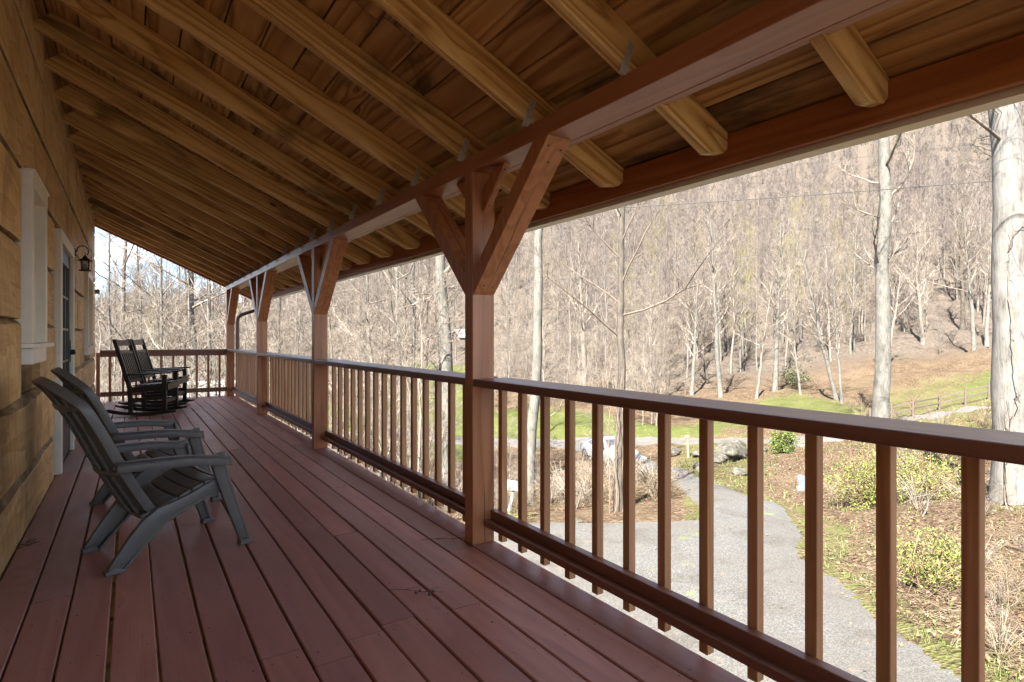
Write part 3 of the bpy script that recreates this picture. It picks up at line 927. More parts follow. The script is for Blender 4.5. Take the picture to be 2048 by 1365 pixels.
    for c in kids(t):                    # final proportions: short stance, arms set back over the feet
        for v in c.data.vertices:
            if v.co.x > 0: v.co.x = v.co.x * .90 - .075 * min(1, v.co.x / .2) * (v.co.z / .52)
            else: v.co.x *= .955
    return t
ch = adirondack()
HEAD = math.atan2(.166, .64)
ctr = Vector((.224, 3.475, 0)) + Vector((-.065, .2135, 0))
ch.location = (ctr.x, ctr.y, 0); ch.rotation_euler = (0, 0, HEAD)
tag(ch, 'grey plastic adirondack chair nearest the camera, in front of the other grey chair', 'chair', 'grey adirondack chairs by the wall')
c2 = copy_tree(ch)
c2.location = (ctr.x - .02, ctr.y + 1.04, 0); c2.rotation_euler = (0, 0, HEAD - .05)
tag(c2, 'grey plastic adirondack chair half hidden behind the nearer grey chair', 'chair', 'grey adirondack chairs by the wall')

def rocker():
    t = empty('rocking_chair'); m = M['blackwood']
    hw = .285
    for sg in (1, -1):
        y0, y1 = sorted((sg * hw, sg * (hw - .042)))
        mb = MB()                                            # rocker runner
        N = 18; up = []; lo = []
        for i in range(N + 1):
            x = -.56 + .98 * i / N
            z = .30 * ((x + .02) ** 2) * (1.0 if x < 0 else .8)
            tw = .052 if .06 < i / N < .92 else .03
            lo.append((x, z)); up.append((x, z + tw))
        mb.prism(lo + up[::-1], 'y', y0, y1)
        mb.build('rocker', m, t, .005)
        mb = MB()                                            # front post
        mb.box(.235, .295, y0, y1, .05, .60); mb.build('leg', m, t, .004)
        mb = MB()                                            # rear post continues as the back stile
        mb.prism([(-.20, .05), (-.145, .05), (-.155, .40), (-.36, 1.12), (-.41, 1.12), (-.215, .40)], 'y', y0, y1); mb.build('leg', m, t, .004)
        mb = MB()
        ya, yb = sorted((sg * (hw + .035), sg * (hw - .075)))
        mb.prism([(-.26, ya), (.10, ya), (.34, ya - .008 if sg < 0 else ya), (.36, (ya + yb) / 2), (.34, yb + .008 if sg > 0 else yb), (.10, yb), (-.26, yb)], 'z', .602, .626)
        for i, v in enumerate(mb.v): mb.v[i] = (v[0], v[1], v[2] + .04 * (v[0]))
        mb.build('armrest', m, t, .005)
        mb = MB(); yc = sg * (hw - .021)
        mb.beam((-.18, yc, .235), (.245, yc, .255), .026, .05); mb.build('stretcher', m, t, .003)
        mb = MB(); mb.beam((-.18, yc, .145), (.245, yc, .16), .022, .035); mb.build('stretcher', m, t, .003)
    for xx in (.265, -.17):
        mb = MB(); mb.beam((xx, -hw + .042, .20), (xx, hw - .042, .20), .024, .05); mb.build('stretcher', m, t, .003)
    mb = MB()                                                # seat: side aprons, front apron and slats
    for sg in (1, -1):
        yc = sg * (hw - .055)
        mb.beam((-.19, yc, .375), (.30, yc, .425), .024, .085)
    mb.box(.296, .318, -hw + .002, hw - .002, .375, .465)
    for k in range(7):
        x = -.16 + .074 * k
        z = .425 + .105 * (x + .19) - .012 * math.sin(math.pi * k / 6)
        mb.box(x, x + .062, -hw + .045, hw - .045, z, z + .018)
    mb.build('seat', m, t, .003)
    mb = MB()
    def bl(u, off=0.0):                                       # point on the back line
        return np.array([-.178 - .205 * u + off, 0, .40 + .72 * u])
    for u0, u1 in ((.865, .985), (.70, .755), (.115, .175)):
        a = bl(u0); b = bl(u1)
        mb.hexa([(a[0] - .012, -hw + .042, a[2]), (a[0] + .012, -hw + .042, a[2]), (a[0] + .012, hw - .042, a[2]), (a[0] - .012, hw - .042, a[2]),
                 (b[0] - .012, -hw + .042, b[2]), (b[0] + .012, -hw + .042, b[2]), (b[0] + .012, hw - .042, b[2]), (b[0] - .012, hw - .042, b[2])])
    for k in range(7):
        yc = -.21 + .42 * k / 6
        a = bl(.175); b = bl(.70)
        mb.hexa([(a[0] - .008, yc - .020, a[2]), (a[0] + .008, yc - .020, a[2]), (a[0] + .008, yc + .020, a[2]), (a[0] - .008, yc + .020, a[2]),
                 (b[0] - .008, yc - .020, b[2]), (b[0] + .008, yc - .020, b[2]), (b[0] + .008, yc + .020, b[2]), (b[0] - .008, yc + .020, b[2])])
    mb.build('backrest', m, t, .003)
    return t
rk = rocker()
rk.location = (.26, 10.25, 0.0); rk.rotation_euler = (0, 0, R(-19))
tag(rk, 'black wooden porch rocker with slatted back, nearer of the two', 'rocking chair', 'black rocking chairs at the far end')
rk2 = copy_tree(rk)
rk2.location = (.46, 11.28, 0.0); rk2.rotation_euler = (0, 0, R(-17))
tag(rk2, 'black wooden porch rocker behind the other, closest to the end railing', 'rocking chair', 'black rocking chairs at the far end')

# ---- small litter on the deck
M['twig'] = plain('dry_twig', (0.11, 0.065, 0.045, 1), 0.8)
def twig(loc, rz, s, label, seeds=0):
    r = random.Random(s); mb = MB()
    p = [(-.12, 0, .004), (-.04, .012, .006), (.05, .006, .005), (.13, .02, .004)]
    mb.tube(p, [.0008, .0013, .0013, .0007], 5)
    for k in range(4):
        q = p[1 + k % 2]; a = r.uniform(-1.2, 1.2)
        e = (q[0] + .07 * math.cos(a), q[1] + .07 * math.sin(a), .003 + r.uniform(0, .01))
        mb.tube([q, e], [.0008, .0005], 4)
    for k in range(seeds):
        x = r.uniform(-.05, .1); y = r.uniform(-.03, .03); mb.lathe([(0, -.008), (.007, -.003), (.008, .003), (0, .008)], (x, y, .009), 7)
    o = mb.build('twig', M['twig'], loc=loc, rot=(0, 0, rz)); tag(o, label, 'twig')
twig((1.47, 2.93, 0.0015), -.5, 3, 'thin bare dry twig on the deck beside the nearest post')
twig((1.06, 2.40, 0.0015), -.75, 5, 'dry weed stem with seed heads lying on the deck boards', 4)
def leafpile():
    r = random.Random(9); mb = MB()
    for k in range(26):
        a = r.uniform(0, 6.28); x, y = r.gauss(0, .02), r.gauss(0, .045); l = r.uniform(.02, .05)
        mb.tube([(x, y, .003 + r.uniform(0, .012)), (x + l * math.cos(a), y + l * math.sin(a), .004 + r.uniform(0, .02))], .0012, 4)
    o = mb.build('dry_grass_clump', M['twig'], loc=(WALL_X + .045, 4.12, .001)); tag(o, 'small clump of dry grass on the deck against the log wall', 'debris')
leafpile()
# ================================================================== TERRAIN
def px_theta(px): return math.atan((px - 1024) / FOC)
def PV(d, py): return (d, CAM_H - (py - 675) / FOC * d)
# height profiles: for a picture column, (forward distance, ground height)
PROF = [
    (-120.0, [(4, -3.4), (30, -4), (100, -6), (900, -6)]),  # unseen ground behind the camera, flattened so open sky lights the porch
    (-98.0, [(4, -3.4), (30, -4), (100, -6), (900, -6)]),
    (-75.0, [(4, -3.4), (12, -3.8), (30, -6.5), (60, -9.5), (120, -12), (220, -6), (420, 12), (620, 32), (900, 34)]),
    (-34.0, [(4, -3.4), (12, -3.9), (20, -5.2), (35, -7.2), (60, -9.0), (110, -10), (180, -7), (300, 2), (450, 16), (640, 36), (900, 34)]),
    (-21.0, [(4, -3.4), (11, -3.7), (20, -5.0), (35, -6.5), (55, -7.0), (90, -7.0), (140, -5), (230, 3), (400, 24), (560, 42), (900, 40)]),
    (-11.0, [(4, -3.4), (10, -3.5), (16, -4.2), (22, -5.0), (35, -5.8), (50, -5.8), (70, -5.6), (95, -4.6), (130, -1), (250, 20), (420, 56), (560, 70), (900, 60)]),
    (3.8, [(4, -3.35), (11, -3.4), (14, -3.5), (18, -4.3), (22, -5.2), (30, -6.2), (38, -6.6), (48, -6.5), (60, -6.5), (78, -5.6), (100, -2.5), (150, 13), (250, 47), (420, 105), (560, 130), (900, 120)]),
    (11.0, [(4, -3.35), (11, -3.4), (14.5, -3.55), (19, -4.2), (25, -5.2), (33, -6.3), (40, -6.5), (48, -6.4), (62, -6.4), (78, -5.4), (100, -2.0), (150, 17), (250, 58), (420, 135), (560, 170), (900, 160)]),
    (18.0, [(4, -3.3), (10, -3.35), (15, -3.6), (20, -4.0), (26, -4.8), (34, -5.7), (42, -6.2), (52, -6.3), (64, -6.1), (78, -5.2), (95, -2.5), (130, 9), (250, 71), (400, 160), (560, 225), (900, 220)]),
    (30.5, [(4, -3.2), (7.5, -3.35), (14, -3.9), (20, -4.4), (27, -4.7), (35, -4.9), (45, -4.9), (58, -4.2), (72, -2.6), (90, 1.5), (130, 18), (250, 88), (400, 185), (560, 260), (900, 260)]),
    (38.0, [(4, -3.1), (7, -3.1), (11, -3.15), (15.3, -3.35), (20, -3.9), (27, -4.25), (35, -4.2), (44, -3.6), (58, -2.3), (74, -.5), (100, 10), (150, 36), (250, 100), (400, 195), (560, 270), (900, 270)]),
    (48.0, [(4, -3.0), (7, -2.9), (12, -2.8), (20, -3.2), (30, -3.4), (45, -2.5), (60, -1.0), (80, 3), (120, 18), (250, 100), (400, 195), (560, 270), (900, 270)]),
    (80.0, [(4, -3.0), (10, -2.7), (30, -2.4), (60, 0), (100, 14), (250, 95), (400, 180), (900, 200)]),
    (105.0, [(4, -3.0), (30, -3.0), (100, -4), (900, -6)]),  # unseen side behind the camera again, hill left out for sky light
    (130.0, [(4, -3.0), (30, -3.0), (100, -4), (900, -6)]),
]
RHO = np.concatenate([np.linspace(0.2, 40, 160), np.geomspace(40.5, 1000, 110)])
TH = np.array([p[0] for p in PROF])
ZT = []
for th, pr in PROF:
    c = max(.35, math.cos(R(th)))
    rr = np.array([d / c for d, z in pr]); zz = np.array([z for d, z in pr])
    z = np.interp(RHO, rr, zz)
    # soften the knees of the profile
    for _ in range(3):
        z[1:-1] = .25 * z[:-2] + .5 * z[1:-1] + .25 * z[2:]
    ZT.append(z)
ZT = np.array(ZT)
# dense table over the angle, smoothed
THD = np.linspace(-180, 180, 721)
ZD = np.array([[np.interp(t, TH, ZT[:, k]) for k in range(len(RHO))] for t in THD])
ker = np.array([1, 2, 3, 4, 3, 2, 1.]); ker /= ker.sum()
ZD = np.apply_along_axis(lambda c: np.convolve(np.pad(c, 3, mode='edge'), ker, 'valid'), 0, ZD)
def vnoise(x, y):
    return (np.sin(x * .31 + 1.3) * np.cos(y * .27 + .4) + .5 * np.sin(x * .83 + y * .61) + .3 * np.sin(x * 1.9 - y * 1.43 + 2))
def terr(x, y):
    x = np.asarray(x, float); y = np.asarray(y, float)
    d = x * CF[0] + y * CF[1]; l = x * CR[0] + y * CR[1]
    rho = np.hypot(d, l); th = np.degrees(np.arctan2(l, d))
    ti = np.clip((th + 180) * 2, 0, 719.999); i0 = ti.astype(int); ft = ti - i0
    ri = np.interp(rho, RHO, np.arange(len(RHO))); r0 = np.minimum(ri.astype(int), len(RHO) - 2); fr = ri - r0
    z = (ZD[i0, r0] * (1 - ft) + ZD[i0 + 1, r0] * ft) * (1 - fr) + (ZD[i0, r0 + 1] * (1 - ft) + ZD[i0 + 1, r0 + 1] * ft) * fr
    amp = np.clip((rho - 14) / 200, 0, 1)
    return z + vnoise(x, y) * (.03 + amp * 1.6) + amp * 6 * np.sin(x * .021 + 1) * np.sin(y * .017)
def T(x, y): return float(terr(x, y))
def hit(px, py, dmax=800):
    """where the sight line through a picture point meets the ground"""
    d = CF + CR * (px - 1024) / FOC; dz = -(py - 675) / FOC
    s = np.concatenate([np.arange(3, 60, .05), np.arange(60, dmax, .5)])
    xs = d[0] * s; ys = d[1] * s; zs = CAM_H + dz * s
    below = np.nonzero(zs < terr(xs, ys))[0]
    k = below[0] if len(below) else len(s) - 1
    return float(xs[k]), float(ys[k])
def col_at(px, depth):
    d = CF + CR * (px - 1024) / FOC
    return float(d[0] * depth), float(d[1] * depth)
def cam_dl(x, y):
    return x * CF[0] + y * CF[1], x * CR[0] + y * CR[1]

DRIVE = [((1000, 1900), (2700, 1900)), ((700, 1450), (2080, 1390)), ((800, 1250), (1895, 1294)), ((860, 1130), (1741, 1187)), ((930, 1062), (1655, 1129)), ((1150, 1052), (1619, 1070)), ((1395, 1050), (1575, 1014)),
         ((1382, 1005), (1505, 993)), ((1345, 975), (1432, 968)), ((1300, 955), (1385, 946)), ((1245, 938), (1318, 926)), ((1180, 912), (1236, 900)), ((1110, 892), (1165, 880))]
ROAD = [((300, 842), (300, 828)), ((560, 866), (560, 846)), ((760, 880), (760, 862)), ((1000, 896), (1000, 873)), ((1150, 898), (1150, 873)), ((1320, 890), (1320, 870)), ((1450, 892), (1450, 872)), ((1560, 894), (1560, 874)), ((1660, 890), (1660, 868)),
        ((1780, 858), (1780, 842)), ((1900, 830), (1900, 820)), ((1990, 818), (1990, 809)), ((2120, 805), (2120, 798)), ((2300, 800), (2300, 793))]
def densify(pairs, n):
    A = [np.array(hit(*a)) for a, b in pairs]; B = [np.array(hit(*b)) for a, b in pairs]
    def cr(P, i, u):
        p0, p1, p2, p3 = P[max(i - 1, 0)], P[i], P[i + 1], P[min(i + 2, len(P) - 1)]
        return .5 * ((2 * p1) + (-p0 + p2) * u + (2 * p0 - 5 * p1 + 4 * p2 - p3) * u * u + (-p0 + 3 * p1 - 3 * p2 + p3) * u ** 3)
    out = []
    for i in range(len(A) - 1):
        for k in range(n):
            u = k / n; out.append((cr(A, i, u), cr(B, i, u)))
    out.append((A[-1], B[-1]))
    return out
def strip(name, pairs, mat, n, m, lift, jag):
    r = random.Random(name)
    P = densify(pairs, n)
    grid = []
    for i, (a, b) in enumerate(P):
        ja = jag * (math.sin(i * .31) + .5 * math.sin(i * 1.7 + 1) + r.uniform(-.5, .5)); jb = jag * (math.sin(i * .27 + 2) + .5 * math.sin(i * 1.9) + r.uniform(-.5, .5))
        w = np.linalg.norm(b - a) + 1e-6
        a2 = a + (b - a) / w * ja; b2 = b - (b - a) / w * jb
        row = []
        for k in range(m + 1):
            u = k / m; p = a2 * (1 - u) + b2 * u
            e = lift if 0 < k < m else -.06
            row.append((p[0], p[1], T(p[0], p[1]) + e))
        grid.append(row)
    mb = MB(); mb.sheet(grid)
    o = mb.build(name, mat)
    tag(o, kind='structure')
    n_up = o.data.polygons[len(o.data.polygons) // 2].normal.z
    if n_up < 0: o.data.flip_normals()
    return P, o

def gravel_mat(name, c0, c1, leaf):
    t = NT(name)
    p = t.geom('Position')
    v = t.voro(p, 55, out='Color'); vd = t.voro(p, 55)
    g = t.node('ShaderNodeSeparateColor'); t.l.new(v, g.inputs[0])
    n = t.noise(p, .45, 5, .6); n2 = t.noise(p, 3.2, 6, .7)
    c = t.ramp(g.outputs[0], [(0, c0), (.6, c1), (1, tuple(min(1, x * 1.5) for x in c1[:3]) + (1,))])
    c = t.mix(t.rng(n, .4, .65, 0, .45), c, (.058, .05, .041, 1))
    c = t.mix(t.rng(n2, .58, .72, 0, leaf, True), c, (.17, .11, .06, 1))
    gr = t.noise(t.vmath('ADD', p, (7, 3, 1)), .9, 6, .72)
    c = t.mix(t.rng(gr, .60, .70, 0, .5, True), c, (.10, .125, .04, 1))
    tr = t.noise(t.scale(p, (.5, .5, 1)), 1.6, 4, .6, .8)
    c = t.mix(t.rng(tr, .5, .68, 0, .5, True), c, t.mix(1.0, c, (.62, .57, .50, 1), 'MULTIPLY'))
    t.bump(vd, .4, .02)
    return t.fin(c, .9, spec=.2)
M['gravel'] = gravel_mat('driveway_gravel', (0.04092, 0.03999, 0.03813, 1), (0.06696, 0.06541, 0.062, 1), .3)
M['road'] = gravel_mat('road_gravel', (0.051, 0.048, 0.0456, 1), (0.081, 0.0768, 0.072, 1), .5)
DRV, drive_o = strip('driveway', DRIVE, M['gravel'], 16, 12, .035, .09)
RD, road_o = strip('road', ROAD, M['road'], 8, 4, .05, .10)
dl = np.array([(a + b) / 2 for a, b in DRV]); dw = np.array([np.linalg.norm(a - b) / 2 for a, b in DRV])
rl = np.array([(a + b) / 2 for a, b in RD]); rw = np.array([np.linalg.norm(a - b) / 2 for a, b in RD])
def on_drive(x, y, m=0.0):
    return bool((np.hypot(dl[:, 0] - x, dl[:, 1] - y) < dw * .98 + m).any() or (np.hypot(rl[:, 0] - x, rl[:, 1] - y) < rw + m).any())
def drive_gap(x, y):
    return min(float((np.hypot(dl[:, 0] - x, dl[:, 1] - y) - dw).min()), float((np.hypot(rl[:, 0] - x, rl[:, 1] - y) - rw).min()))

# lawn and verge: where grass grows, from the layout of the place
def grass_amount(x, y):
    d, l = x * CF[0] + y * CF[1], x * CR[0] + y * CR[1]
    px = 1024 + FOC * l / np.maximum(d, .1)
    g = np.zeros_like(d)
    # meadow beyond the road
    far = np.clip((55 - d + 6 * np.sin(px * .013)) / 8, 0, 1) * np.clip((d - 38) / 4, 0, 1)
    g = np.maximum(g, far * np.where(px < 1000, 1, np.where(px < 1440, .95, .62)))
    # big lawn in the valley on the left of the birch
    g = np.maximum(g, np.clip((px - 690) / 120, 0, 1) * np.clip((1010 - px) / 100, 0, 1) * np.clip((d - 28) / 6, 0, 1) * np.clip((90 - d) / 10, 0, 1))
    # verge along the driveway
    D = np.min(np.hypot(dl[:, 0][None] - x.ravel()[:, None], dl[:, 1][None] - y.ravel()[:, None]) - dw[None], axis=1).reshape(x.shape)
    verge = np.clip((1.0 - D) / .8, 0, 1) * np.clip((60 - d) / 5, 0, 1) * np.where(l > .30 * d, 1, .15)
    g = np.maximum(g, verge * .5)
    # grassy bank between driveway and road, and the slope inside the fence
    g = np.maximum(g, np.clip((d - 17) / 3, 0, 1) * np.clip((42 - d) / 3, 0, 1) * np.clip((px - 1300) / 60, 0, 1) * np.clip((1620 - px) / 120, 0, 1) * .5)
    g = np.maximum(g, np.clip((d - 26) / 4, 0, 1) * np.clip((58 - d) / 8, 0, 1) * np.clip((px - 1690) / 80, 0, 1) * .5)
    g = np.maximum(g, np.clip((px - 1420) / 80, 0, 1) * np.clip((40 - d) / 6, 0, 1) * np.clip((d - 5) / 3, 0, 1) * .24)
    return g

def ground_mat():
    t = NT('ground_litter')
    p = t.geom('Position'); g = t.attr('grass'); f = t.attr('forest')
    v = t.node('ShaderNodeTexVoronoi'); v.inputs['Scale'].default_value = 15; t.l.new(p, v.inputs['Vector'])
    sc = t.node('ShaderNodeSeparateColor'); t.l.new(v.outputs['Color'], sc.inputs[0])
    n1 = t.noise(p, .5, 5, .65); n2 = t.noise(p, 2.6, 6, .7); n3 = t.noise(p, 11, 4, .7)
    litter = t.ramp(sc.outputs[0], [(0, (0.02368, 0.01421, 0.008288, 1)), (.35, (0.05624, 0.03552, 0.02131, 1)), (.7, (0.09176, 0.06216, 0.03848, 1)), (1, (0.1421, 0.1095, 0.074, 1))])
    litter = t.mix(t.rng(n2, .42, .66, 0, .75), litter, (0.04144, 0.02723, 0.01717, 1))
    litter = t.mix(t.rng(n1, .45, .62, 0, .5), litter, (0.1066, 0.07992, 0.05032, 1))
    floor_ = t.ramp(n2, [(.3, (.034, .027, .022, 1)), (.5, (.068, .055, .044, 1)), (.72, (.102, .086, .068, 1))])
    base = t.mix(f, litter, floor_)
    gcol = t.ramp(t.math('ADD', t.math('MULTIPLY', n3, .6), t.math('MULTIPLY', n1, .4)), [(.32, (0.02368, 0.03434, 0.008288, 1)), (.5, (0.05446, 0.06394, 0.01776, 1)), (.68, (0.09176, 0.09176, 0.03552, 1))])
    gcol = t.mix(t.rng(n2, .55, .7, 0, .6), gcol, (0.148, 0.1184, 0.0592, 1))
    gm = t.rng(t.math('ADD', g, t.math('MULTIPLY', t.math('SUBTRACT', t.math('ADD', t.math('MULTIPLY', n2, .6), t.math('MULTIPLY', n3, .4)), .5), 1.9)), .38, .62, 0, 1, True)
    c = t.mix(gm, base, gcol)
    h = t.math('ADD', t.math('MULTIPLY', n3, .5), v.outputs['Distance'])
    t.bump(h, .8, .08)
    return t.fin(c, .95, spec=.1)
M['ground'] = ground_mat()
def build_ground():
    th = np.concatenate([np.arange(-180, -80, 5.0), np.arange(-80, -40, 1.0), np.arange(-40, 48, .3), np.arange(48, 90, 1.5), np.arange(90, 180, 5.0)])
    rho = np.concatenate([np.linspace(.2, 6, 8), np.linspace(6.3, 45, 130), np.geomspace(45.6, 1000, 90)])
    A, B = np.meshgrid(np.radians(th), rho, indexing='ij')
    d = B * np.cos(A); l = B * np.sin(A)
    X = CF[0] * d + CR[0] * l; Y = CF[1] * d + CR[1] * l
    Z = terr(X, Y)
    # keep the ground a little lower under the driveway and road
    nt_, nr = A.shape
    idx = np.arange(nt_ * nr).reshape(nt_, nr)
    i2 = np.roll(idx, -1, axis=0)
    q = np.stack([idx[:, :-1], idx[:, 1:], i2[:, 1:], i2[:, :-1]], -1).reshape(-1, 4)
    me = bpy.data.meshes.new('ground')
    me.from_pydata(np.stack([X, Y, Z], -1).reshape(-1, 3).tolist(), [], q.tolist())
    me.polygons.foreach_set('use_smooth', [True] * len(me.polygons))
    g = np.concatenate([grass_amount(X[i:i + 40], Y[i:i + 40]) for i in range(0, nt_, 40)])
    f = np.clip((d - 62) / 14, 0, 1)
    for nm, arr in (('grass', g), ('forest', f)):
        at = me.attributes.new(nm, 'FLOAT', 'POINT'); at.data.foreach_set('value', arr.ravel().astype(np.float32))
    me.update()
    if me.polygons[len(me.polygons) // 2].normal.z < 0: me.flip_normals()
    me.materials.append(M['ground'])
    o = bpy.data.objects.new('ground', me); COL.objects.link(o); tag(o, kind='structure')
build_ground()

# ================================================================== TREES
def bark(name, light, mid, dark, blot=.5, scale=1.0, ivy=0.0):
    t = NT(name)
    co = t.coord('Object'); p = t.vmath('ADD', co, None) if False else co
    rnd = t.objrand()
    off = t.node('ShaderNodeCombineXYZ'); t.set(off.inputs[0], t.math('MULTIPLY', rnd, 71.0)); t.set(off.inputs[2], t.math('MULTIPLY', rnd, 33.0))
    p = t.vmath('ADD', co, off.outputs[0])
    n = t.noise(t.scale(p, (1, 1, .45)), 5 * scale, 6, .68); n2 = t.noise(t.scale(p, (1, 1, .12)), 28 * scale, 4, .65); n3 = t.noise(t.scale(p, (1, 1, 2.2)), 3.0 * scale, 5, .7)
    c = t.ramp(t.math('ADD', t.math('MULTIPLY', n, .55), t.math('MULTIPLY', n2, .45)), [(.32, dark), (.48, mid), (.62, light)])
    c = t.mix(t.rng(n3, .58, .70, 0, blot, True), c, dark)
    t.bump(n2, .6, .02)
    return t.fin(c, .9, spec=.15)
M['bark_pale'] = bark('pale_bark', (0.1319, 0.1221, 0.1099, 1), (0.0928, 0.08547, 0.07326, 1), (0.02344, 0.04884, 0.04151, 1), .75)
M['bark_tulip'] = bark('tulip_bark', (0.1416, 0.1343, 0.1245, 1), (0.1074, 0.1001, 0.09035, 1), (0.03907, 0.03321, 0.02735, 1), .5, .7)
M['bark_grey'] = bark('grey_bark', (0.1563, 0.1392, 0.1197, 1), (0.1099, 0.09524, 0.08059, 1), (0.04151, 0.03419, 0.02833, 1), .6)
M['bark_dark'] = bark('dark_bark', (0.09768, 0.08214, 0.0666, 1), (0.05772, 0.04884, 0.03996, 1), (0.0222, 0.01865, 0.01554, 1), .6)
def twigm(name, a, b):
    t = NT(name)
    n = t.noise(t.coord('Object'), 1.2, 3)
    c = t.mix(t.math('FRACT', t.math('ADD', t.math('MULTIPLY', n, 3.1), t.objrand())), a, b)
    return t.fin(c, .9, spec=.1)
M['twig_pale'] = twigm('pale_twigs', (0.2131, 0.1838, 0.1518, 1), (0.06926, 0.05594, 0.04529, 1))
M['twig_far'] = twigm('far_twigs', (0.1732, 0.1472, 0.1299, 1), (0.06638, 0.05368, 0.04791, 1))
M['twig_dark'] = twigm('dark_twigs', (0.07548, 0.05772, 0.0444, 1), (0.1199, 0.09768, 0.0777, 1))
M['stem_vine'] = twigm('vine_stems', (.10, .075, .055, 1), (.17, .13, .10, 1))
M['bud'] = twigm('budding_twigs', (0.1665, 0.1554, 0.0666, 1), (0.1332, 0.111, 0.0666, 1))

def gen_tree(seed, h, r0, lean=(0, 0), fb=.35, nb=22, spread=.26, sub=6, tw=5, wob=.012, fork=None, sides=9, el=(25, 60), minr=.004, rtop=.12, lvl=3, flare=.35, twl=1.0, lr=(.32, .5)):
    r = random.Random(seed)
    tm = MB(); cm = MB()
    n = 16
    path = []; rad = []
    ox = oy = 0.0
    for i in range(n + 1):
        u = i / n
        ox += r.gauss(0, wob) * h / n * 4; oy += r.gauss(0, wob) * h / n * 4
        path.append(np.array([lean[0] * u + ox, lean[1] * u + oy, h * u - .25 * (i == 0)]))
        rad.append(r0 * ((1 - u) ** .85 * (1 - rtop) + rtop) * (1 + flare * math.exp(-u * h / .5)))
    tm.tube(path, rad, sides, cap=False)
    def at(u):
        k = min(n - 1, int(u * n)); f = u * n - k
        return path[k] * (1 - f) + path[k + 1] * f, rad[k] * (1 - f) + rad[k + 1] * f
    def limb(p, dirv, L, ra, level):
        m = (6, 4, 3, 2)[level]
        pts = [p]; d = dirv / np.linalg.norm(dirv)
        for k in range(m):
            d = d + np.array([r.gauss(0, .16), r.gauss(0, .16), .10 + r.gauss(0, .10)]) * (1 if level < 2 else .8)
            d /= np.linalg.norm(d)
            pts.append(pts[-1] + d * L / m)
        rs = [max(minr * .6, ra * (1 - .82 * k / m)) for k in range(m + 1)]
        cm.tube(pts, rs, (6, 4, 3, 3)[level], cap=False)
        if level >= lvl: return
        cnt = (sub, tw, 3)[level]
        for k in range(cnt):
            u = r.uniform(.22, .98); j = min(m - 1, int(u * m)); f = u * m - j
            q = pts[j] * (1 - f) + pts[j + 1] * f; rr = rs[j] * (1 - f) + rs[j + 1] * f
            ax = pts[j + 1] - pts[j]; ax /= np.linalg.norm(ax)
            rv = np.array([r.gauss(0, 1), r.gauss(0, 1), r.gauss(0, 1) * .7 + .3]); rv -= ax * (rv @ ax); rv /= np.linalg.norm(rv)
            a = R(r.uniform(28, 58))
            limb(q, ax * math.cos(a) + rv * math.sin(a), L * r.uniform(.32, .58) * (1 - .35 * u) * (twl if level >= 1 else 1), max(minr, rr * .55), level + 1)
    az = r.uniform(0, 6.28)
    for k in range(nb):
        u = fb + (1 - fb) * ((k + r.uniform(0, 1)) / nb) ** .9
        u = min(u, .985)
        p, rr = at(u)
        az += 2.4 + r.uniform(-.6, .6)
        e = R(r.uniform(*el) + 12 * u)
        L = spread * h * (1.12 - u) ** .6 * r.uniform(.6, 1.15)
        limb(p, np.array([math.cos(az) * math.cos(e), math.sin(az) * math.cos(e), math.sin(e)]), L, rr * r.uniform(*lr), 0)
    if fork:
        for (u, a, e, L, k) in fork:
            p, rr = at(u)
            limb(p, np.array([math.cos(a) * math.cos(e), math.sin(a) * math.cos(e), math.sin(e)]), L, rr * k, 0)
    return tm.mesh('trunk'), cm.mesh('crown')

def put_tree(meshes, x, y, mats, label, group=None, rz=0.0, s=1.0, name='bare_tree', dz=0.0):
    t = tag(empty(name, (x, y, T(x, y) - .05 + dz), rz), label, 'tree', group)
    t.scale = (s, s, s)
    a = link_mesh('trunk', meshes[0], t); b = link_mesh('crown', meshes[1], t)
    if not meshes[0].materials: meshes[0].materials.append(mats[0])
    if not meshes[1].materials: meshes[1].materials.append(mats[1])
    return t
def lat(v):        # a push of v metres to the right in the picture, as world xy
    return (CR[0] * v, CR[1] * v)

def hero(px, py, seed, h, wpx, lean, kind, label, depth=None, **kw):
    x, y = hit(px, py) if depth is None else col_at(px, depth)
    d, l = cam_dl(x, y)
    r0 = wpx / FOC * d / 2
    mats = {'pale': ('bark_pale', 'twig_pale'), 'tulip': ('bark_tulip', 'twig_pale'), 'grey': ('bark_grey', 'twig_pale'), 'dark': ('bark_dark', 'twig_dark')}[kind]
    return put_tree(gen_tree(seed, h, r0, lat(lean), **kw), x, y, (M[mats[0]], M[mats[1]]), label)
def vines(t, r0, hgt, seed, n=5, sides=20):
    r = random.Random(seed); mb = MB()
    tv = [v.co.copy() for v in kids(t)[0].data.vertices] if kids(t) else []
    rings = [tv[i:i + sides] for i in range(0, len(tv) - sides + 1, sides)]
    cen = [sum(q, Vector()) / sides for q in rings]; rad = [(q[0] - c).length for q, c in zip(rings, cen)]
    zs = [c.z for c in cen]
    def on(a, z):
        cx = np.interp(z, zs, [c.x for c in cen]); cy = np.interp(z, zs, [c.y for c in cen]); rr = np.interp(z, zs, rad)
        return np.array([cx + (rr + .008) * math.cos(a), cy + (rr + .008) * math.sin(a), z])
    for k in range(n):
        a = r.uniform(2.2, 6.2); z = 0.0; pts = []
        top = hgt * r.uniform(.5, 1)
        while z < top:
            pts.append(on(a, z)); z += .12; a += r.gauss(0, .06)
            if r.random() < .22 and len(pts) > 2:
                a2 = a; z2 = z; q = [on(a2, z2)]
                for j in range(r.randrange(3, 9)):
                    a2 += r.choice((-1, 1)) * .0 + r.gauss(.0, .12); z2 += r.uniform(.02, .13); q.append(on(a2, z2))
                mb.tube(q, .005, 4, cap=False)
        mb.tube(pts, [.016 * (1 - .6 * i / len(pts)) for i in range(len(pts))], 5, cap=False)
    mb.build('vine', M['stem_vine'], t)
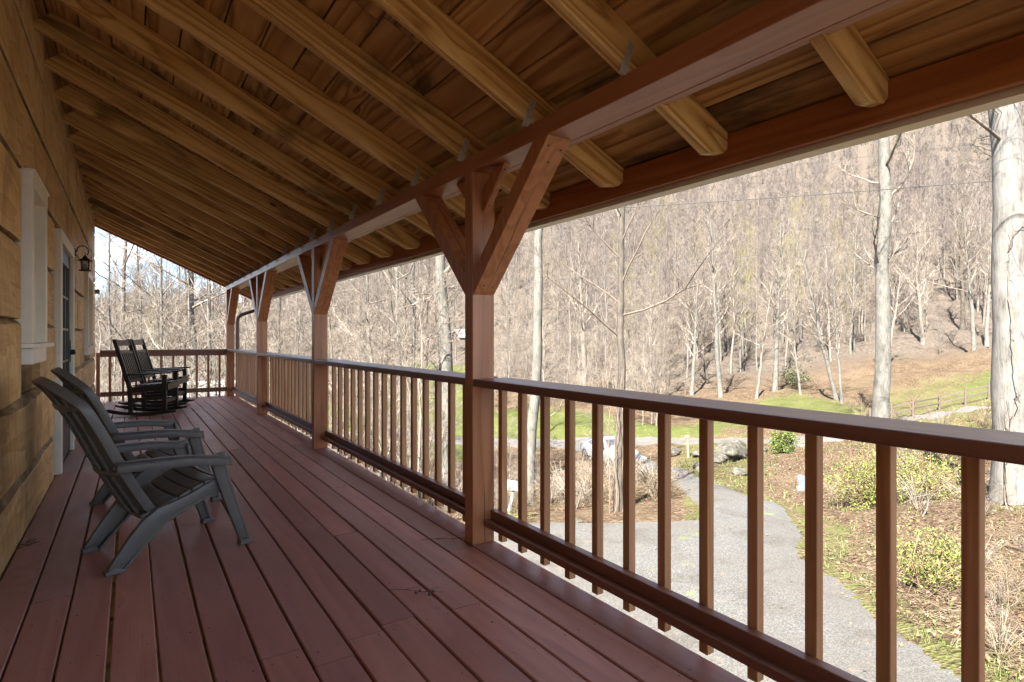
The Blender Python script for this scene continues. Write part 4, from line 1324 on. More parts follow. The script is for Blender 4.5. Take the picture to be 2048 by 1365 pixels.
# near trees, right of the first post
thick = hero(2036, 1005, 1, 25, 68, -1.1, 'tulip', 'thick pale trunk with ivy stems at the right edge of the picture', fb=.27, nb=22, spread=.22, sides=20, rtop=.25, flare=.25, sub=8, tw=6, el=(0, 35), lvl=3, lr=(.10, .19))
vines(thick, .43, 12.5, 4, 7)
hero(1757, 868, 2, 27, 31, -.5, 'pale', 'tall pale trunk with black scars standing beyond the railing', fb=.30, nb=20, spread=.25, sides=14, rtop=.3, flare=.15, sub=8, tw=6, el=(5, 45), lr=(.2, .34))
hero(1060, 1010, 4, 21, 23, .55, 'pale', 'white speckled trunk just right of the nearest porch post', fb=.45, nb=14, spread=.22, sides=12, rtop=.3, flare=.1, el=(0, 45))
hero(894, 1000, 5, 19, 27, -.95, 'pale', 'white leaning birch-like trunk just left of the nearest porch post', fb=.40, nb=14, spread=.26, sides=12, rtop=.3, flare=.2, el=(0, 45))
hero(880, 985, 6, 14, 11, .3, 'pale', 'thin second pale stem beside the leaning white trunk', fb=.3, nb=14, spread=.26, el=(0, 50))
vt = hero(1238, 1022, 7, 13.5, 19, .25, 'dark', 'dark vine-covered tree rising from the brush bank and forking above the railing', fb=.36, nb=24, spread=.40, sides=12, rtop=.25, flare=.3, el=(5, 60), sub=9, tw=6, lr=(.22, .36))
vines(vt, .13, 6.0, 9, 6, 12)
hero(1170, 800, 8, 17, 13, -.2, 'grey', 'forked grey tree at the foot of the hill, left of the vine-covered one', fb=.42, nb=22, spread=.46, el=(20, 70), sub=9, tw=6)
# forest edge
EDGE = [(1385, 790, 15, 8, .5, 'pale', 'slim pale tree at the wood edge with a dark leaning stem beside it'), (1443, 792, 20, 10, -1.6, 'pale', 'straight white trunk at the wood edge above the railing middle'),
        (1418, 770, 12, 6, -3.4, 'dark', 'dark leaning stem at the wood edge'), (1512, 800, 13, 6, 1.8, 'grey', 'thin stem leaning right at the wood edge'),
        (1551, 782, 17, 10, .6, 'pale', 'white trunk at the wood edge beside a thin leaning one'), (1602, 790, 11, 5, -1.2, 'grey', 'thin crooked trunk near the low evergreen bush'),
        (1672, 800, 15, 8, -3.6, 'pale', 'pale tree leaning left, just left of the scarred trunk'), (1685, 806, 13, 6, -.8, 'pale', 'slim pale stem between the leaning tree and the scarred trunk'),
        (1948, 700, 17, 8, -1.4, 'pale', 'white trunk on the brown slope left of the thick right-edge trunk'), (1775, 735, 15, 6, 2.2, 'grey', 'bare tree close behind the scarred trunk'), (1846, 690, 17, 8, -1.0, 'grey', 'grey trunk on the slope above the fence'),
        (1975, 690, 16, 7, .8, 'grey', 'grey trunk half hidden by the thick right-edge trunk'), (1925, 660, 18, 9, -.6, 'dark', 'dark trunk on the slope between two pale ones'), (1335, 792, 9, 7, .4, 'dark', 'small dark bushy tree at the wood edge'), (1300, 765, 14, 6, .2, 'grey', 'thin grey tree at the wood edge right of the vine-covered tree')]
for i, (px, py, h, w, ln, k, lab) in enumerate(EDGE):
    hero(px, py, 40 + i, h, w, ln, k, lab, fb=.25 + .02 * (i % 5), nb=24, spread=.36, sub=8, tw=6, sides=8, el=(10, 65))
# left of the first post: trunks standing below the deck
LEFT = [(674, 24, 15, 7, -.6, 'pale', 'pale leaning trunk right of the third porch post'), (718, 34, 14, 4, .2, 'grey', 'thin grey stem between the third and second posts'), (757, 22, 17, 9, -.8, 'pale', 'white trunk leaning left in the gap between second and nearest posts'), (785, 30, 14, 5, -.9, 'pale', 'slender pale stem left of a twin trunk'),
        (810, 21, 18, 9, -.8, 'pale', 'white speckled trunk left of the leaning birch-like tree'), (822, 26, 16, 6, -.4, 'grey', 'grey stem in the clump left of the leaning birch-like tree'), (833, 24, 17, 11, .25, 'pale', 'thicker pale trunk of the clump beside the leaning birch-like tree'), (846, 28, 14, 6, .5, 'dark', 'dark stem behind the pale clump'),
        (560, 30, 15, 6, -.2, 'dark', 'dark slender trunk seen between the corner post and third post'), (590, 34, 14, 4, .3, 'grey', 'thin stem left of the third porch post'), (585, 44, 15, 6, .1, 'grey', 'far grey trunk left of the third porch post')]
for i, (px, dep, h, w, ln, k, lab) in enumerate(LEFT):
    hero(px, 0, 70 + i, h, w, ln, k, lab, depth=dep, fb=.2, nb=24, spread=.36, sub=8, tw=6, sides=8, el=(-10, 50))
END = [(232, 25, 19, 7, -.1, 'pale', 'pale trunk leaning on a darker one beyond the end railing'), (246, 26, 20, 11, .15, 'grey', 'thick grey trunk beyond the end railing above the rockers'), (297, 27, 15, 6, -.5, 'pale', 'slim pale trunk right of the thick one beyond the end railing'), (331, 24, 16, 9, -.5, 'pale', 'forked pale trunk in the middle of the end opening'),
       (338, 30, 14, 4, .0, 'grey', 'thin stem beside the forked pale trunk'), (355, 33, 17, 6, .2, 'dark', 'dark narrow trunk in the end opening'), (377, 30, 18, 6, -.1, 'dark', 'dark trunk close beside the thickest trunk of the end opening'), (390, 25, 21, 16, -.3, 'pale', 'thickest pale trunk seen beyond the end railing'),
       (433, 24, 17, 10, -.6, 'pale', 'pale trunk leaning left by the corner post'), (446, 28, 15, 5, -.4, 'pale', 'thin pale stem closest to the corner post'), (214, 28, 12, 5, .4, 'pale', 'small pale tree closest to the log wall')]
for i, (px, dep, h, w, ln, k, lab) in enumerate(END):
    hero(px, 0, 90 + i, h, w, ln, k, lab, depth=dep, fb=.18, nb=24, spread=.34, sub=8, tw=6, sides=8, el=(-5, 55))

# saplings that fill the brush on the left with pale tangled twigs
SAP = [gen_tree(200 + k, 5.5, .035, lat(.3 - .2 * k), fb=.08, nb=20, spread=.42, sub=7, tw=5, sides=5, el=(0, 60), minr=.0035, wob=.03, flare=0) for k in range(4)]
r = random.Random(77)
def spot(px0, px1, d0, d1):
    for _ in range(200):
        x, y = col_at(r.uniform(px0, px1), r.uniform(d0, d1))
        if not on_drive(x, y, .5): return x, y
    return x, y
for k in range(110):
    x, y = spot(960, 1340, 40, 78) if k >= 64 else spot(195, 470, 15, 34) if k < 26 else (spot(470, 900, 13, 32) if k < 56 else spot(960, 1330, 15.5, 22))
    s = r.uniform(.6, 1.35) if k < 56 else (r.uniform(.35, .6) if k < 64 else r.uniform(.9, 1.9))
    put_tree(SAP[k % 4], x, y, (M['twig_pale'], M['twig_pale']), ('thin pale sapling in the tangled brush below the porch' if k < 64 else 'thin sapling in the hollow below the hillside wood'), ('saplings in the brush below the porch' if k < 64 else 'saplings in the hollow below the wood'), r.uniform(0, 6.28), s, 'sapling')

# the wood on the hill: the nearest trees one by one
FOR = []
for k in range(8):
    FOR.append(gen_tree(300 + k, 19, .15, lat(r.uniform(-.8, .8)), fb=.14 + .03 * (k % 4), nb=26, spread=.30, sub=8, tw=7, sides=6, el=(35, 72), minr=.010, flare=.1, lvl=2, twl=1.1))
fm = [('bark_pale', 'twig_far'), ('bark_grey', 'twig_far'), ('bark_pale', 'twig_far'), ('bark_grey', 'twig_pale'), ('bark_pale', 'twig_pale'), ('bark_grey', 'twig_far'), ('bark_pale', 'bud'), ('bark_dark', 'twig_far')]
taken = []
cnt = 0
tries = 0
zones = [(1020, 2120, 72, 165, 205), (640, 1020, 92, 190, 50), (190, 470, 60, 170, 25)]
for (p0, p1, d0, d1, num) in zones:
    c = 0
    while c < num and tries < 20000:
        tries += 1
        dd = d0 + (d1 - d0) * r.random() ** 1.15
        px = r.uniform(p0, p1)
        if dd < 82 + 5 * math.sin(px * .02) and 1720 < px < 2050 and dd < 80: continue
        x, y = col_at(px, dd)
        if any((x - a) ** 2 + (y - b) ** 2 < 2.4 ** 2 for a, b in taken): continue
        taken.append((x, y)); c += 1
        k = r.randrange(8)
        put_tree(FOR[k], x, y, (M[fm[k][0]], M[fm[k][1]]), 'bare tree of the wood on the hillside', 'bare trees of the hillside wood', r.uniform(0, 6.28), r.uniform(.65, 1.15), 'bare_tree')

# the rest of the wood reads as one mass
def distant_forest():
    protos = []
    for k in range(5):
        a, b = gen_tree(400 + k, 18, .16, (0, 0), fb=.12, nb=22, spread=.30, sub=7, tw=6, sides=4, el=(35, 75), minr=.021, flare=0, lvl=2, twl=1.1)
        bmx = bmesh.new(); bmx.from_mesh(a)
        for f in bmx.faces: f.material_index = 0
        n0 = len(bmx.faces); bmx.from_mesh(b); bmx.faces.ensure_lookup_table()
        for f in bmx.faces[n0:]: f.material_index = 1
        me = bpy.data.meshes.new('distant_tree'); bmx.to_mesh(me); bmx.free()
        me.materials.append(M['bark_grey'] if k % 2 else M['bark_pale']); me.materials.append(M['twig_far'])
        o = bpy.data.objects.new('distant_tree', me); protos.append(o)
    pts = [[] for _ in protos]; rot = [[] for _ in protos]; sc = [[] for _ in protos]
    rr = random.Random(5)
    def fill(p0, p1, d0, d1, spacing):
        d = d0
        while d < d1:
            step = spacing * (1 + d / 500)
            wid = (p1 - p0) / FOC * d
            n = int(wid / step)
            for i in range(n):
                px = p0 + (p1 - p0) * (i + rr.random()) / n
                x, y = col_at(px, d + rr.uniform(-.5, .5) * step)
                k = rr.randrange(len(protos))
                pts[k].append((x, y, T(x, y) - .3)); rot[k].append(rr.uniform(0, 6.28)); sc[k].append(rr.uniform(.6, 1.2) if rr.random() < .72 else rr.uniform(.2, .45))
            d += step
    fill(1000, 2200, 160, 470, 4.2)
    fill(560, 1000, 175, 600, 4.8)
    fill(150, 560, 160, 700, 6.0)
    fill(1120, 2150, 84, 160, 5.0)
    d = 66.0                                  # understorey along the foot of the wood
    while d < 150:
        for i in range(int(1150 / FOC * d / 4.2)):
            px = 1000 + 1100 * rr.random(); dd = d + rr.uniform(-2, 2)
            if dd < 76 and px > 1250 and rr.random() < .8: continue
            x, y = col_at(px, dd); k = rr.randrange(len(protos))
            pts[k].append((x, y, T(x, y) - .1)); rot[k].append(rr.uniform(0, 6.28)); sc[k].append(rr.uniform(.12, .34))
        d += 4.2
    V = []; K = []; RO = []; S = []
    for k in range(len(protos)):
        V += pts[k]; K += [k] * len(pts[k]); RO += rot[k]; S += sc[k]
    me = bpy.data.meshes.new('distant_forest'); me.from_pydata(V, [], [])
    for nm, typ, arr in (('kind_id', 'INT', K), ('turn', 'FLOAT', RO), ('size', 'FLOAT', S)):
        at = me.attributes.new(nm, typ, 'POINT'); at.data.foreach_set('value', arr)
    o = bpy.data.objects.new('distant_forest', me); COL.objects.link(o)
    tag(o, 'bare grey-brown wood covering the whole hillside', 'forest', kind='stuff')
    ng = bpy.data.node_groups.new('scatter_trees', 'GeometryNodeTree')
    ng.interface.new_socket('Geometry', in_out='INPUT', socket_type='NodeSocketGeometry'); ng.interface.new_socket('Geometry', in_out='OUTPUT', socket_type='NodeSocketGeometry')
    N = ng.nodes; Lk = ng.links.new
    gi = N.new('NodeGroupInput'); go = N.new('NodeGroupOutput'); jn = N.new('GeometryNodeJoinGeometry')
    def named(nm, typ):
        a = N.new('GeometryNodeInputNamedAttribute'); a.data_type = typ; a.inputs['Name'].default_value = nm
        return a.outputs['Attribute']
    kid = named('kind_id', 'INT'); tr = named('turn', 'FLOAT'); sz = named('size', 'FLOAT')
    cx = N.new('ShaderNodeCombineXYZ'); Lk(tr, cx.inputs[2])
    for k, p in enumerate(protos):
        oi = N.new('GeometryNodeObjectInfo'); oi.inputs['Object'].default_value = p; oi.inputs['As Instance'].default_value = True
        cp = N.new('FunctionNodeCompare'); cp.data_type = 'INT'; cp.operation = 'EQUAL'
        Lk(kid, cp.inputs[2]); cp.inputs[3].default_value = k
        ip = N.new('GeometryNodeInstanceOnPoints')
        Lk(gi.outputs[0], ip.inputs['Points']); Lk(cp.outputs[0], ip.inputs['Selection']); Lk(oi.outputs['Geometry'], ip.inputs['Instance'])
        Lk(cx.outputs[0], ip.inputs['Rotation']); Lk(sz, ip.inputs['Scale'])
        Lk(ip.outputs[0], jn.inputs[0])
    Lk(jn.outputs[0], go.inputs[0])
    md = o.modifiers.new('scatter', 'NODES'); md.node_group = ng
    print('distant trees', len(V))
distant_forest()
# ================================================================== THINGS OUT ON THE GROUND
M['white_paint'] = plain('white_car_paint', (0.1643, 0.1698, 0.1752, 1), .25, noise=.04, spec=.6)
M['car_glass'] = plain('dark_car_glass', (.018, .025, .035, 1), .08, noise=.02, spec=.8)
M['tyre'] = plain('tyre_rubber', (.015, .015, .015, 1), .8)
M['rim'] = plain('alloy_rim', (.35, .35, .36, 1), .35, metal=.7)
M['lamp'] = plain('lamp_lens', (.6, .6, .58, 1), .15)
M['post_wood'] = plain('weathered_post', (.20, .155, .11, 1), .85, noise=.4, nscale=20)
M['fence_wood'] = plain('fence_wood', (0.0888, 0.0666, 0.0481, 1), .85, noise=.4, nscale=14)
M['sign_white'] = plain('white_board', (0.1643, 0.1643, 0.1588, 1), .5, noise=.1)
M['slab'] = plain('blue_grey_slab', (0.1095, 0.1259, 0.1479, 1), .7, noise=.4, nscale=6)
M['cable'] = plain('black_cable', (.03, .03, .03, 1), .6)
M['roof_pale'] = plain('pale_roof', (0.2072, 0.2072, 0.2072, 1), .5)
M['brick'] = plain('pink_siding', (0.148, 0.0888, 0.074, 1), .8)
def rock_mat():
    t = NT('lichen_rock'); co = t.coord('Object')
    n = t.noise(co, 4, 7, .68); n2 = t.noise(co, 1.6, 5, .6)
    c = t.ramp(n, [(.3, (0.01643, 0.01479, 0.01205, 1)), (.5, (0.05476, 0.05038, 0.04107, 1)), (.68, (0.1095, 0.104, 0.08762, 1))])
    c = t.mix(t.rng(n2, .52, .66, 0, .7), c, (.075, .07, .035, 1))
    t.bump(n, .9, .06)
    return t.fin(c, .9, spec=.2)
M['rock'] = rock_mat()
def leaf_mat(name, stops):
    t = NT(name)
    rnd = t.attr('rnd')
    c = t.ramp(t.math('FRACT', t.math('MULTIPLY', rnd, 13.7)), stops)
    t.fin(c, .75, spec=.25)
    t.b.inputs['Subsurface Weight'].default_value = 0.0
    return t.m
M['dead_leaf'] = leaf_mat('dead_leaves', [(0, (0.02738, 0.01533, 0.008214, 1)), (.35, (0.06571, 0.03943, 0.0219, 1)), (.7, (0.1095, 0.07228, 0.04271, 1)), (1, (0.1698, 0.1287, 0.08488, 1))])
M['green_leaf'] = leaf_mat('spring_leaves', [(0, (0.06024, 0.04107, 0.01643, 1)), (.12, (0.03833, 0.05476, 0.009857, 1)), (.5, (0.09035, 0.1095, 0.01971, 1)), (1, (0.1533, 0.1643, 0.04107, 1))])
M['box_leaf'] = leaf_mat('evergreen_leaves', [(0, (0.01643, 0.03012, 0.006571, 1)), (.5, (0.04655, 0.07119, 0.01095, 1)), (1, (0.09309, 0.115, 0.0219, 1))])
M['needle'] = leaf_mat('needle_sprays', [(0, (0.02738, 0.03833, 0.01643, 1)), (.5, (0.06024, 0.07119, 0.03286, 1)), (1, (0.104, 0.104, 0.05476, 1))])
M['blade'] = leaf_mat('grass_blades', [(0, (0.02738, 0.04381, 0.007666, 1)), (.45, (0.05476, 0.07393, 0.01533, 1)), (.75, (0.09035, 0.09309, 0.03012, 1)), (1, (0.1314, 0.1095, 0.0575, 1))])
M['dead_stem'] = twigm('dead_stems', (0.06571, 0.04655, 0.03012, 1), (0.1862, 0.1479, 0.1013, 1))
M['stem_brown'] = twigm('brown_stems', (.14, .09, .06, 1), (.24, .17, .11, 1))

def leaf_quad(mb, p, s, r, mat=0, up=.5):
    n = Vector((r.gauss(0, 1), r.gauss(0, 1), r.gauss(0, 1) + up * 2)).normalized()
    a = n.orthogonal().normalized(); b = n.cross(a)
    th = r.uniform(0, 6.28); a, b = a * math.cos(th) + b * math.sin(th), b * math.cos(th) - a * math.sin(th)
    p = Vector(p); l = s * r.uniform(.7, 1.3); w = l * r.uniform(.35, .6); k = n * l * r.uniform(-.2, .25)
    mb.add([p - a * l, p - b * w + k * .5, p + a * l + k, p + b * w + k * .5], [(0, 1, 2, 3)], mat, r.random() + .01)

def leafy_shrub(name, x, y, rx, ry, h, n_leaf, ls, mat, label, group=None, seed=0, stems=26, lowfill=.0, stem_mat='stem_brown', holes=.35):
    r = random.Random(seed)
    t = tag(empty(name, (x, y, T(x, y) - .03)), label, 'bush', group)
    sm = MB(); lm = MB()
    tips = []
    for k in range(stems):
        a = r.uniform(0, 6.28); q = math.sqrt(r.random()); hh = h * r.choice((.45, .7, .9, 1.0, 1.25)) * r.uniform(.8, 1.1) * (1 - .5 * q * q)
        e = np.array([rx * q * math.cos(a), ry * q * math.sin(a), hh])
        s = np.array([rx * .15 * math.cos(a), ry * .15 * math.sin(a), 0])
        mid = s * .5 + e * .5 + np.array([r.gauss(0, .08) * rx, r.gauss(0, .08) * ry, .08 * h])
        sm.tube([s, mid, e], [.012, .008, .004], 4, cap=False)
        for j in range(5):
            u = r.uniform(.3, 1); b0 = (s * (1 - u) + e * u) if u > .5 else (s * (1 - u) + mid * u)
            d = np.array([r.gauss(0, 1) * rx, r.gauss(0, 1) * ry, r.gauss(.3, .8) * h]) * .22
            sm.tube([b0, b0 + d * .5 + np.array([0, 0, .02]), b0 + d], [.005, .004, .002], 3, cap=False)
            tips.append(b0 + d); tips.append(b0 + d * .5)
        tips.append(e)
    clumps = [tips[r.randrange(len(tips))] for _ in range(max(8, int(len(tips) * (1 - holes))))]
    for k in range(n_leaf):
        c = clumps[r.randrange(len(clumps))]
        p = c + np.array([r.gauss(0, 1), r.gauss(0, 1), r.gauss(0, .8)]) * (.11 * (rx + h) / 2)
        if p[2] < .02: continue
        leaf_quad(lm, p, ls, r, 0, .35)
    sm.build('stems', M[stem_mat], t); lm.build('foliage', M[mat], t)
    return t
x, y = hit(1568, 905); leafy_shrub('evergreen_bush', x, y, .72, .72, 1.25, 3200, .055, 'box_leaf', 'round bright green evergreen bush beside the road bend', seed=3, holes=.1)
x, y = hit(1590, 772); leafy_shrub('evergreen_bush', x, y, 2.2, 1.8, 2.3, 1500, .10, 'needle', 'low dark evergreen bush at the foot of the wooded slope', seed=4, holes=.5)
x, y = hit(1740, 1010); leafy_shrub('leafy_shrub', x, y, 1.6, 1.1, 1.75, 6500, .036, 'green_leaf', 'big yellow-green shrub coming into leaf beside the driveway', 'shrubs coming into leaf', 5, 60, holes=.7)
x, y = hit(1850, 1000); leafy_shrub('leafy_shrub', x, y, 1.4, 1.0, 1.5, 3600, .034, 'green_leaf', 'thinner yellow-green shrub with bare brown stems near the thick pale trunk', 'shrubs coming into leaf', 6, 60, holes=.75)
x, y = hit(1852, 1170); leafy_shrub('leafy_shrub', x, y, .95, .7, .80, 3200, .026, 'green_leaf', 'low green shrub on the leaf litter below the bigger shrubs', 'shrubs coming into leaf', 7, 44, holes=.7)
x, y = hit(1030, 1050); leafy_shrub('leafy_shrub', x, y, .5, .5, .42, 700, .03, 'box_leaf', 'small mottled green ground shrub at the gravel edge near the white board', 'shrubs coming into leaf', 8, 20)

# boulders
def boulder(px, py, sx, sy, sz, seed, label, rz=0.0, sink=.25):
    x, y = hit(px, py); r = random.Random(seed)
    bmx = bmesh.new(); bmesh.ops.create_icosphere(bmx, subdivisions=4, radius=1.0)
    cuts = [(Vector((r.gauss(0, 1), r.gauss(0, 1), r.gauss(.3, .8))).normalized(), r.uniform(.62, .9)) for _ in range(11)]
    for v in bmx.verts:
        for n, dd in cuts:
            q = v.co.dot(n)
            if q > dd: v.co -= n * (q - dd) * .9
        c = v.co
        k = 1 + .07 * math.sin(c.x * 5 + seed) * math.sin(c.y * 6 + 1) + .04 * math.sin(c.z * 13 + c.x * 9 + seed)
        v.co = Vector((c.x * sx * k, c.y * sy * k, c.z * sz * k))
    me = bpy.data.meshes.new('boulder'); bmx.to_mesh(me); bmx.free(); me.materials.append(M['rock'])
    me.polygons.foreach_set('use_smooth', [True] * len(me.polygons))
    o = link_mesh('boulder', me, loc=(x, y, T(x, y) + sz * (1 - sink) - .02), rot=(0, 0, rz)); tag(o, label, 'boulder')
boulder(1461, 917, 1.25, .9, .55, 3, 'big flat-topped lichen-grey boulder beside the driveway bend', .4)
boulder(1433, 925, .75, .5, .28, 5, 'low pale rock leaning against the front of the big boulder', .2)
boulder(1349, 912, .42, .35, .30, 8, 'small brown rock beside the leaning wooden post', 1.0)
boulder(1331, 908, .40, .3, .26, 14, 'small grey rock left of the leaning wooden post', 2.0)
boulder(1481, 948, .50, .35, .13, 9, 'flat grey stone lying in the grass below the big boulder', .5, .1)
boulder(1398, 943, .35, .3, .22, 11, 'rust-brown stone at the grassy driveway edge', .9)
boulder(1520, 905, .5, .4, .3, 21, 'grey rock at the right end of the row by the road', .7)
boulder(1398, 915, .38, .3, .24, 22, 'grey-brown rock just left of the big boulder', 1.4)
boulder(1153, 1047, .20, .14, .08, 12, 'small pale stone on the gravel edge under the brush', .3)

# leaning post, slab, board on a slanted post
x, y = hit(1377, 915)
mb = MB(); mb.tube([(0, 0, -.1), (-.03, 0, .55), (-.06, 0, 1.12)], [.075, .072, .07], 8)
mb.prism([(-.19, .98), (.02, 1.0), (.03, 1.12), (-.19, 1.1)], 'y', -.07, .07)
o = mb.build('wooden_post', M['post_wood'], loc=(x, y, T(x, y)), rot=(0, 0, -YAW)); tag(o, 'short leaning weathered wooden post between the rocks', 'post')
x, y = hit(1606, 982)
mb = MB(); mb.prism([(-.24, 0), (.22, 0), (.20, .30), (.16, .52), (-.02, .60), (-.16, .52), (-.15, .2), (-.24, .12)], 'y', -.05, .05)
o = mb.build('stone_slab', M['slab'], bevel=.015, loc=(x, y, T(x, y) - .02), rot=(R(-12), 0, -YAW + .3)); tag(o, 'upright blue-grey slab standing in leaf litter by the driveway', 'slab')
x, y = hit(1020, 1040)
t = tag(empty('notice_board', (x, y, T(x, y)), -YAW - .1), 'blank white board on a slanted white post in the brush', 'board')
mb = MB(); mb.beam((-.10, 0, -.1), (.10, 0, .85), .09, .09, up=(0, 1, 0)); mb.build('post', M['sign_white'], t, .005)
mb = MB(); mb.box(-.16, .40, -.085, -.05, .84, 1.12)
for i, v in enumerate(mb.v): mb.v[i] = (v[0], v[1], v[2] - .12 * v[0])
mb.build('board_panel', M['sign_white'], t, .004)

# fence on the slope
def fence():
    P = [hit(*p) for p in ((1740, 852), (1783, 845), (1826, 835), (1879, 823), (1931, 810), (1978, 799), (2030, 788), (2085, 778))]
    t = tag(empty('rail_fence', (P[0][0], P[0][1], T(*P[0]))), 'dark wooden rail fence climbing the grassy slope', 'fence')
    L = Vector(t.location)
    for i, (x, y) in enumerate(P):
        mb = MB(); mb.tube([(0, 0, -.2), (0, 0, 1.12)], [.085, .08], 7)
        o = mb.build('post', M['fence_wood'], t); o.location = Vector((x, y, T(x, y))) - L
    for i in range(len(P) - 1):
        for hgt in (.95, .55):
            a = Vector((*P[i], T(*P[i]) + hgt)) - L; b = Vector((*P[i + 1], T(*P[i + 1]) + hgt)) - L
            m_ = (a + b) / 2
            mb = MB(); mb.beam(a - m_, b - m_, .045, .10); o = mb.build('rail', M['fence_wood'], t); o.location = m_
fence()

# overhead cables across the valley
def cable(p0, p1, rad, sag, label):
    a = np.array(p0); b = np.array(p1)
    pts = [a * (1 - u) + b * u + np.array([0, 0, -sag * 4 * u * (1 - u)]) for u in np.linspace(0, 1, 40)]
    c = (a + b) / 2
    mb = MB(); mb.tube([p - c for p in pts], rad, 6)
    o = mb.build('overhead_cable', M['cable'], loc=tuple(c)); tag(o, label, 'cable')
def at_px(px, py, d):
    x, y = col_at(px, d); return (x, y, CAM_H - (py - 675) / FOC * d)
cable(at_px(820, 437, 28), at_px(2300, 334, 24), .016, .22, 'thickest overhead cable crossing in front of the hillside')
cable(at_px(820, 590, 34), at_px(2300, 395, 24), .011, .3, 'lowest thin cable crossing in front of the hillside')
cable(at_px(900, 385, 40), at_px(2300, 245, 30), .009, .4, 'highest faint cable crossing in front of the hillside')

# parked car
def car():
    x, y = hit(1222, 928)
    fw = CR * .34 - CF * .94
    t = tag(empty('parked_car', (x, y, T(x, y)), math.atan2(fw[1], fw[0])), 'white sedan parked where the driveway meets the road', 'car')
    # lofted body: stations along x, section points (y, z)
    def section(x, w, z0, zs, zt, wt):
        return [(x, -w * .93, z0), (x, -w, z0 + .16), (x, -w, zs - .14), (x, -w * .95, zs), (x, -wt, zt - .02), (x, -wt * .7, zt), (x, wt * .7, zt), (x, wt, zt - .02), (x, w * .95, zs), (x, w, zs - .14), (x, w, z0 + .16), (x, w * .93, z0)]
    ST = [(-2.28, .62, .38, .72, .76, .55), (-2.20, .80, .26, .88, .93, .70), (-1.75, .88, .22, .95, 1.03, .72), (-1.35, .90, .20, .96, 1.16, .70), (-.75, .91, .20, .97, 1.42, .60), (-.15, .91, .20, .96, 1.455, .58), (.35, .91, .20, .95, 1.40, .58), (.98, .90, .20, .93, 1.06, .68), (1.35, .89, .20, .90, .98, .72), (1.9, .84, .22, .80, .86, .68), (2.20, .70, .26, .66, .70, .56), (2.29, .55, .34, .56, .60, .46)]
    rows = [section(*s) for s in ST]
    nj = 12; V = [p for row in rows for p in row]; F = []; mats = []
    for i in range(len(rows) - 1):
        for j in range(nj):
            F.append((i * nj + j, i * nj + (j + 1) % nj, (i + 1) * nj + (j + 1) % nj, (i + 1) * nj + j))
    F.append(tuple(range(nj))[::-1]); F.append(tuple((len(rows) - 1) * nj + j for j in range(nj)))
    mb = MB(); mb.add(V, F, 0, 0, True)
    body = mb.build('body', [M['white_paint']], t); sub = body.modifiers.new('smooth', 'SUBSURF'); sub.levels = 1; sub.render_levels = 2
    def pane(pts, nm='window'):
        mb = MB(); c = sum((Vector(p) for p in pts), Vector()) / len(pts); n = (Vector(pts[1]) - Vector(pts[0])).cross(Vector(pts[2]) - Vector(pts[0])).normalized()
        if n.dot(c - Vector((0, 0, .7))) < 0: n = -n
        V = [Vector(p) + n * .012 for p in pts] + [Vector(p) - n * .03 for p in pts]; k = len(pts)
        mb.add(V, [tuple(range(k)), tuple(range(k, 2 * k))[::-1]] + [(i, i + k, (i + 1) % k + k, (i + 1) % k) for i in range(k)])
        mb.build(nm, M['car_glass'], t)
    pane([(1.02, -.66, 1.02), (1.02, .66, 1.02), (.36, .56, 1.395), (.36, -.56, 1.395)], 'windscreen')
    pane([(-1.45, -.66, 1.10), (-1.45, .66, 1.10), (-.80, .57, 1.40), (-.80, -.57, 1.40)], 'rear_window')
    for sg in (-1, 1):
        pane([(.80, sg * .855, 1.0), (.30, sg * .66, 1.33), (-.10, sg * .65, 1.365), (-.10, sg * .865, 1.0)])
        pane([(-.18, sg * .865, 1.0), (-.18, sg * .65, 1.365), (-.68, sg * .66, 1.33), (-1.15, sg * .82, 1.04)])
        for xx in (1.42, -1.38):
            mb = MB(); mb.lathe([(.19, -.10), (.31, -.10), (.33, -.06), (.33, .06), (.31, .10), (.19, .10)], (0, 0, 0), 20)
            for i, v in enumerate(mb.v): mb.v[i] = (v[0], v[2], v[1])
            w = mb.build('wheel', M['tyre'], t); w.location = (xx, sg * .80, .33)
            mb = MB(); mb.lathe([(0, -.06), (.20, -.105), (.20, .105), (0, .06)], (0, 0, 0), 14)
            for i, v in enumerate(mb.v): mb.v[i] = (v[0], v[2], v[1])
            mb.build('rim', M['rim'], w)
        mb = MB(); mb.box(2.02, 2.235, sg * .68 - .12, sg * .68 + .12, .62, .74)
        mb.build('headlight', M['lamp'], t, .03)
        mb = MB(); mb.box(.62, .78, sg * .98 - .09, sg * .98 + .09, .96, 1.08); mb.build('wing_mirror', M['white_paint'], t, .03)
    mb = MB(); mb.box(2.20, 2.285, -.5, .5, .36, .50); mb.build('grille', M['tyre'], t, .01)
car()

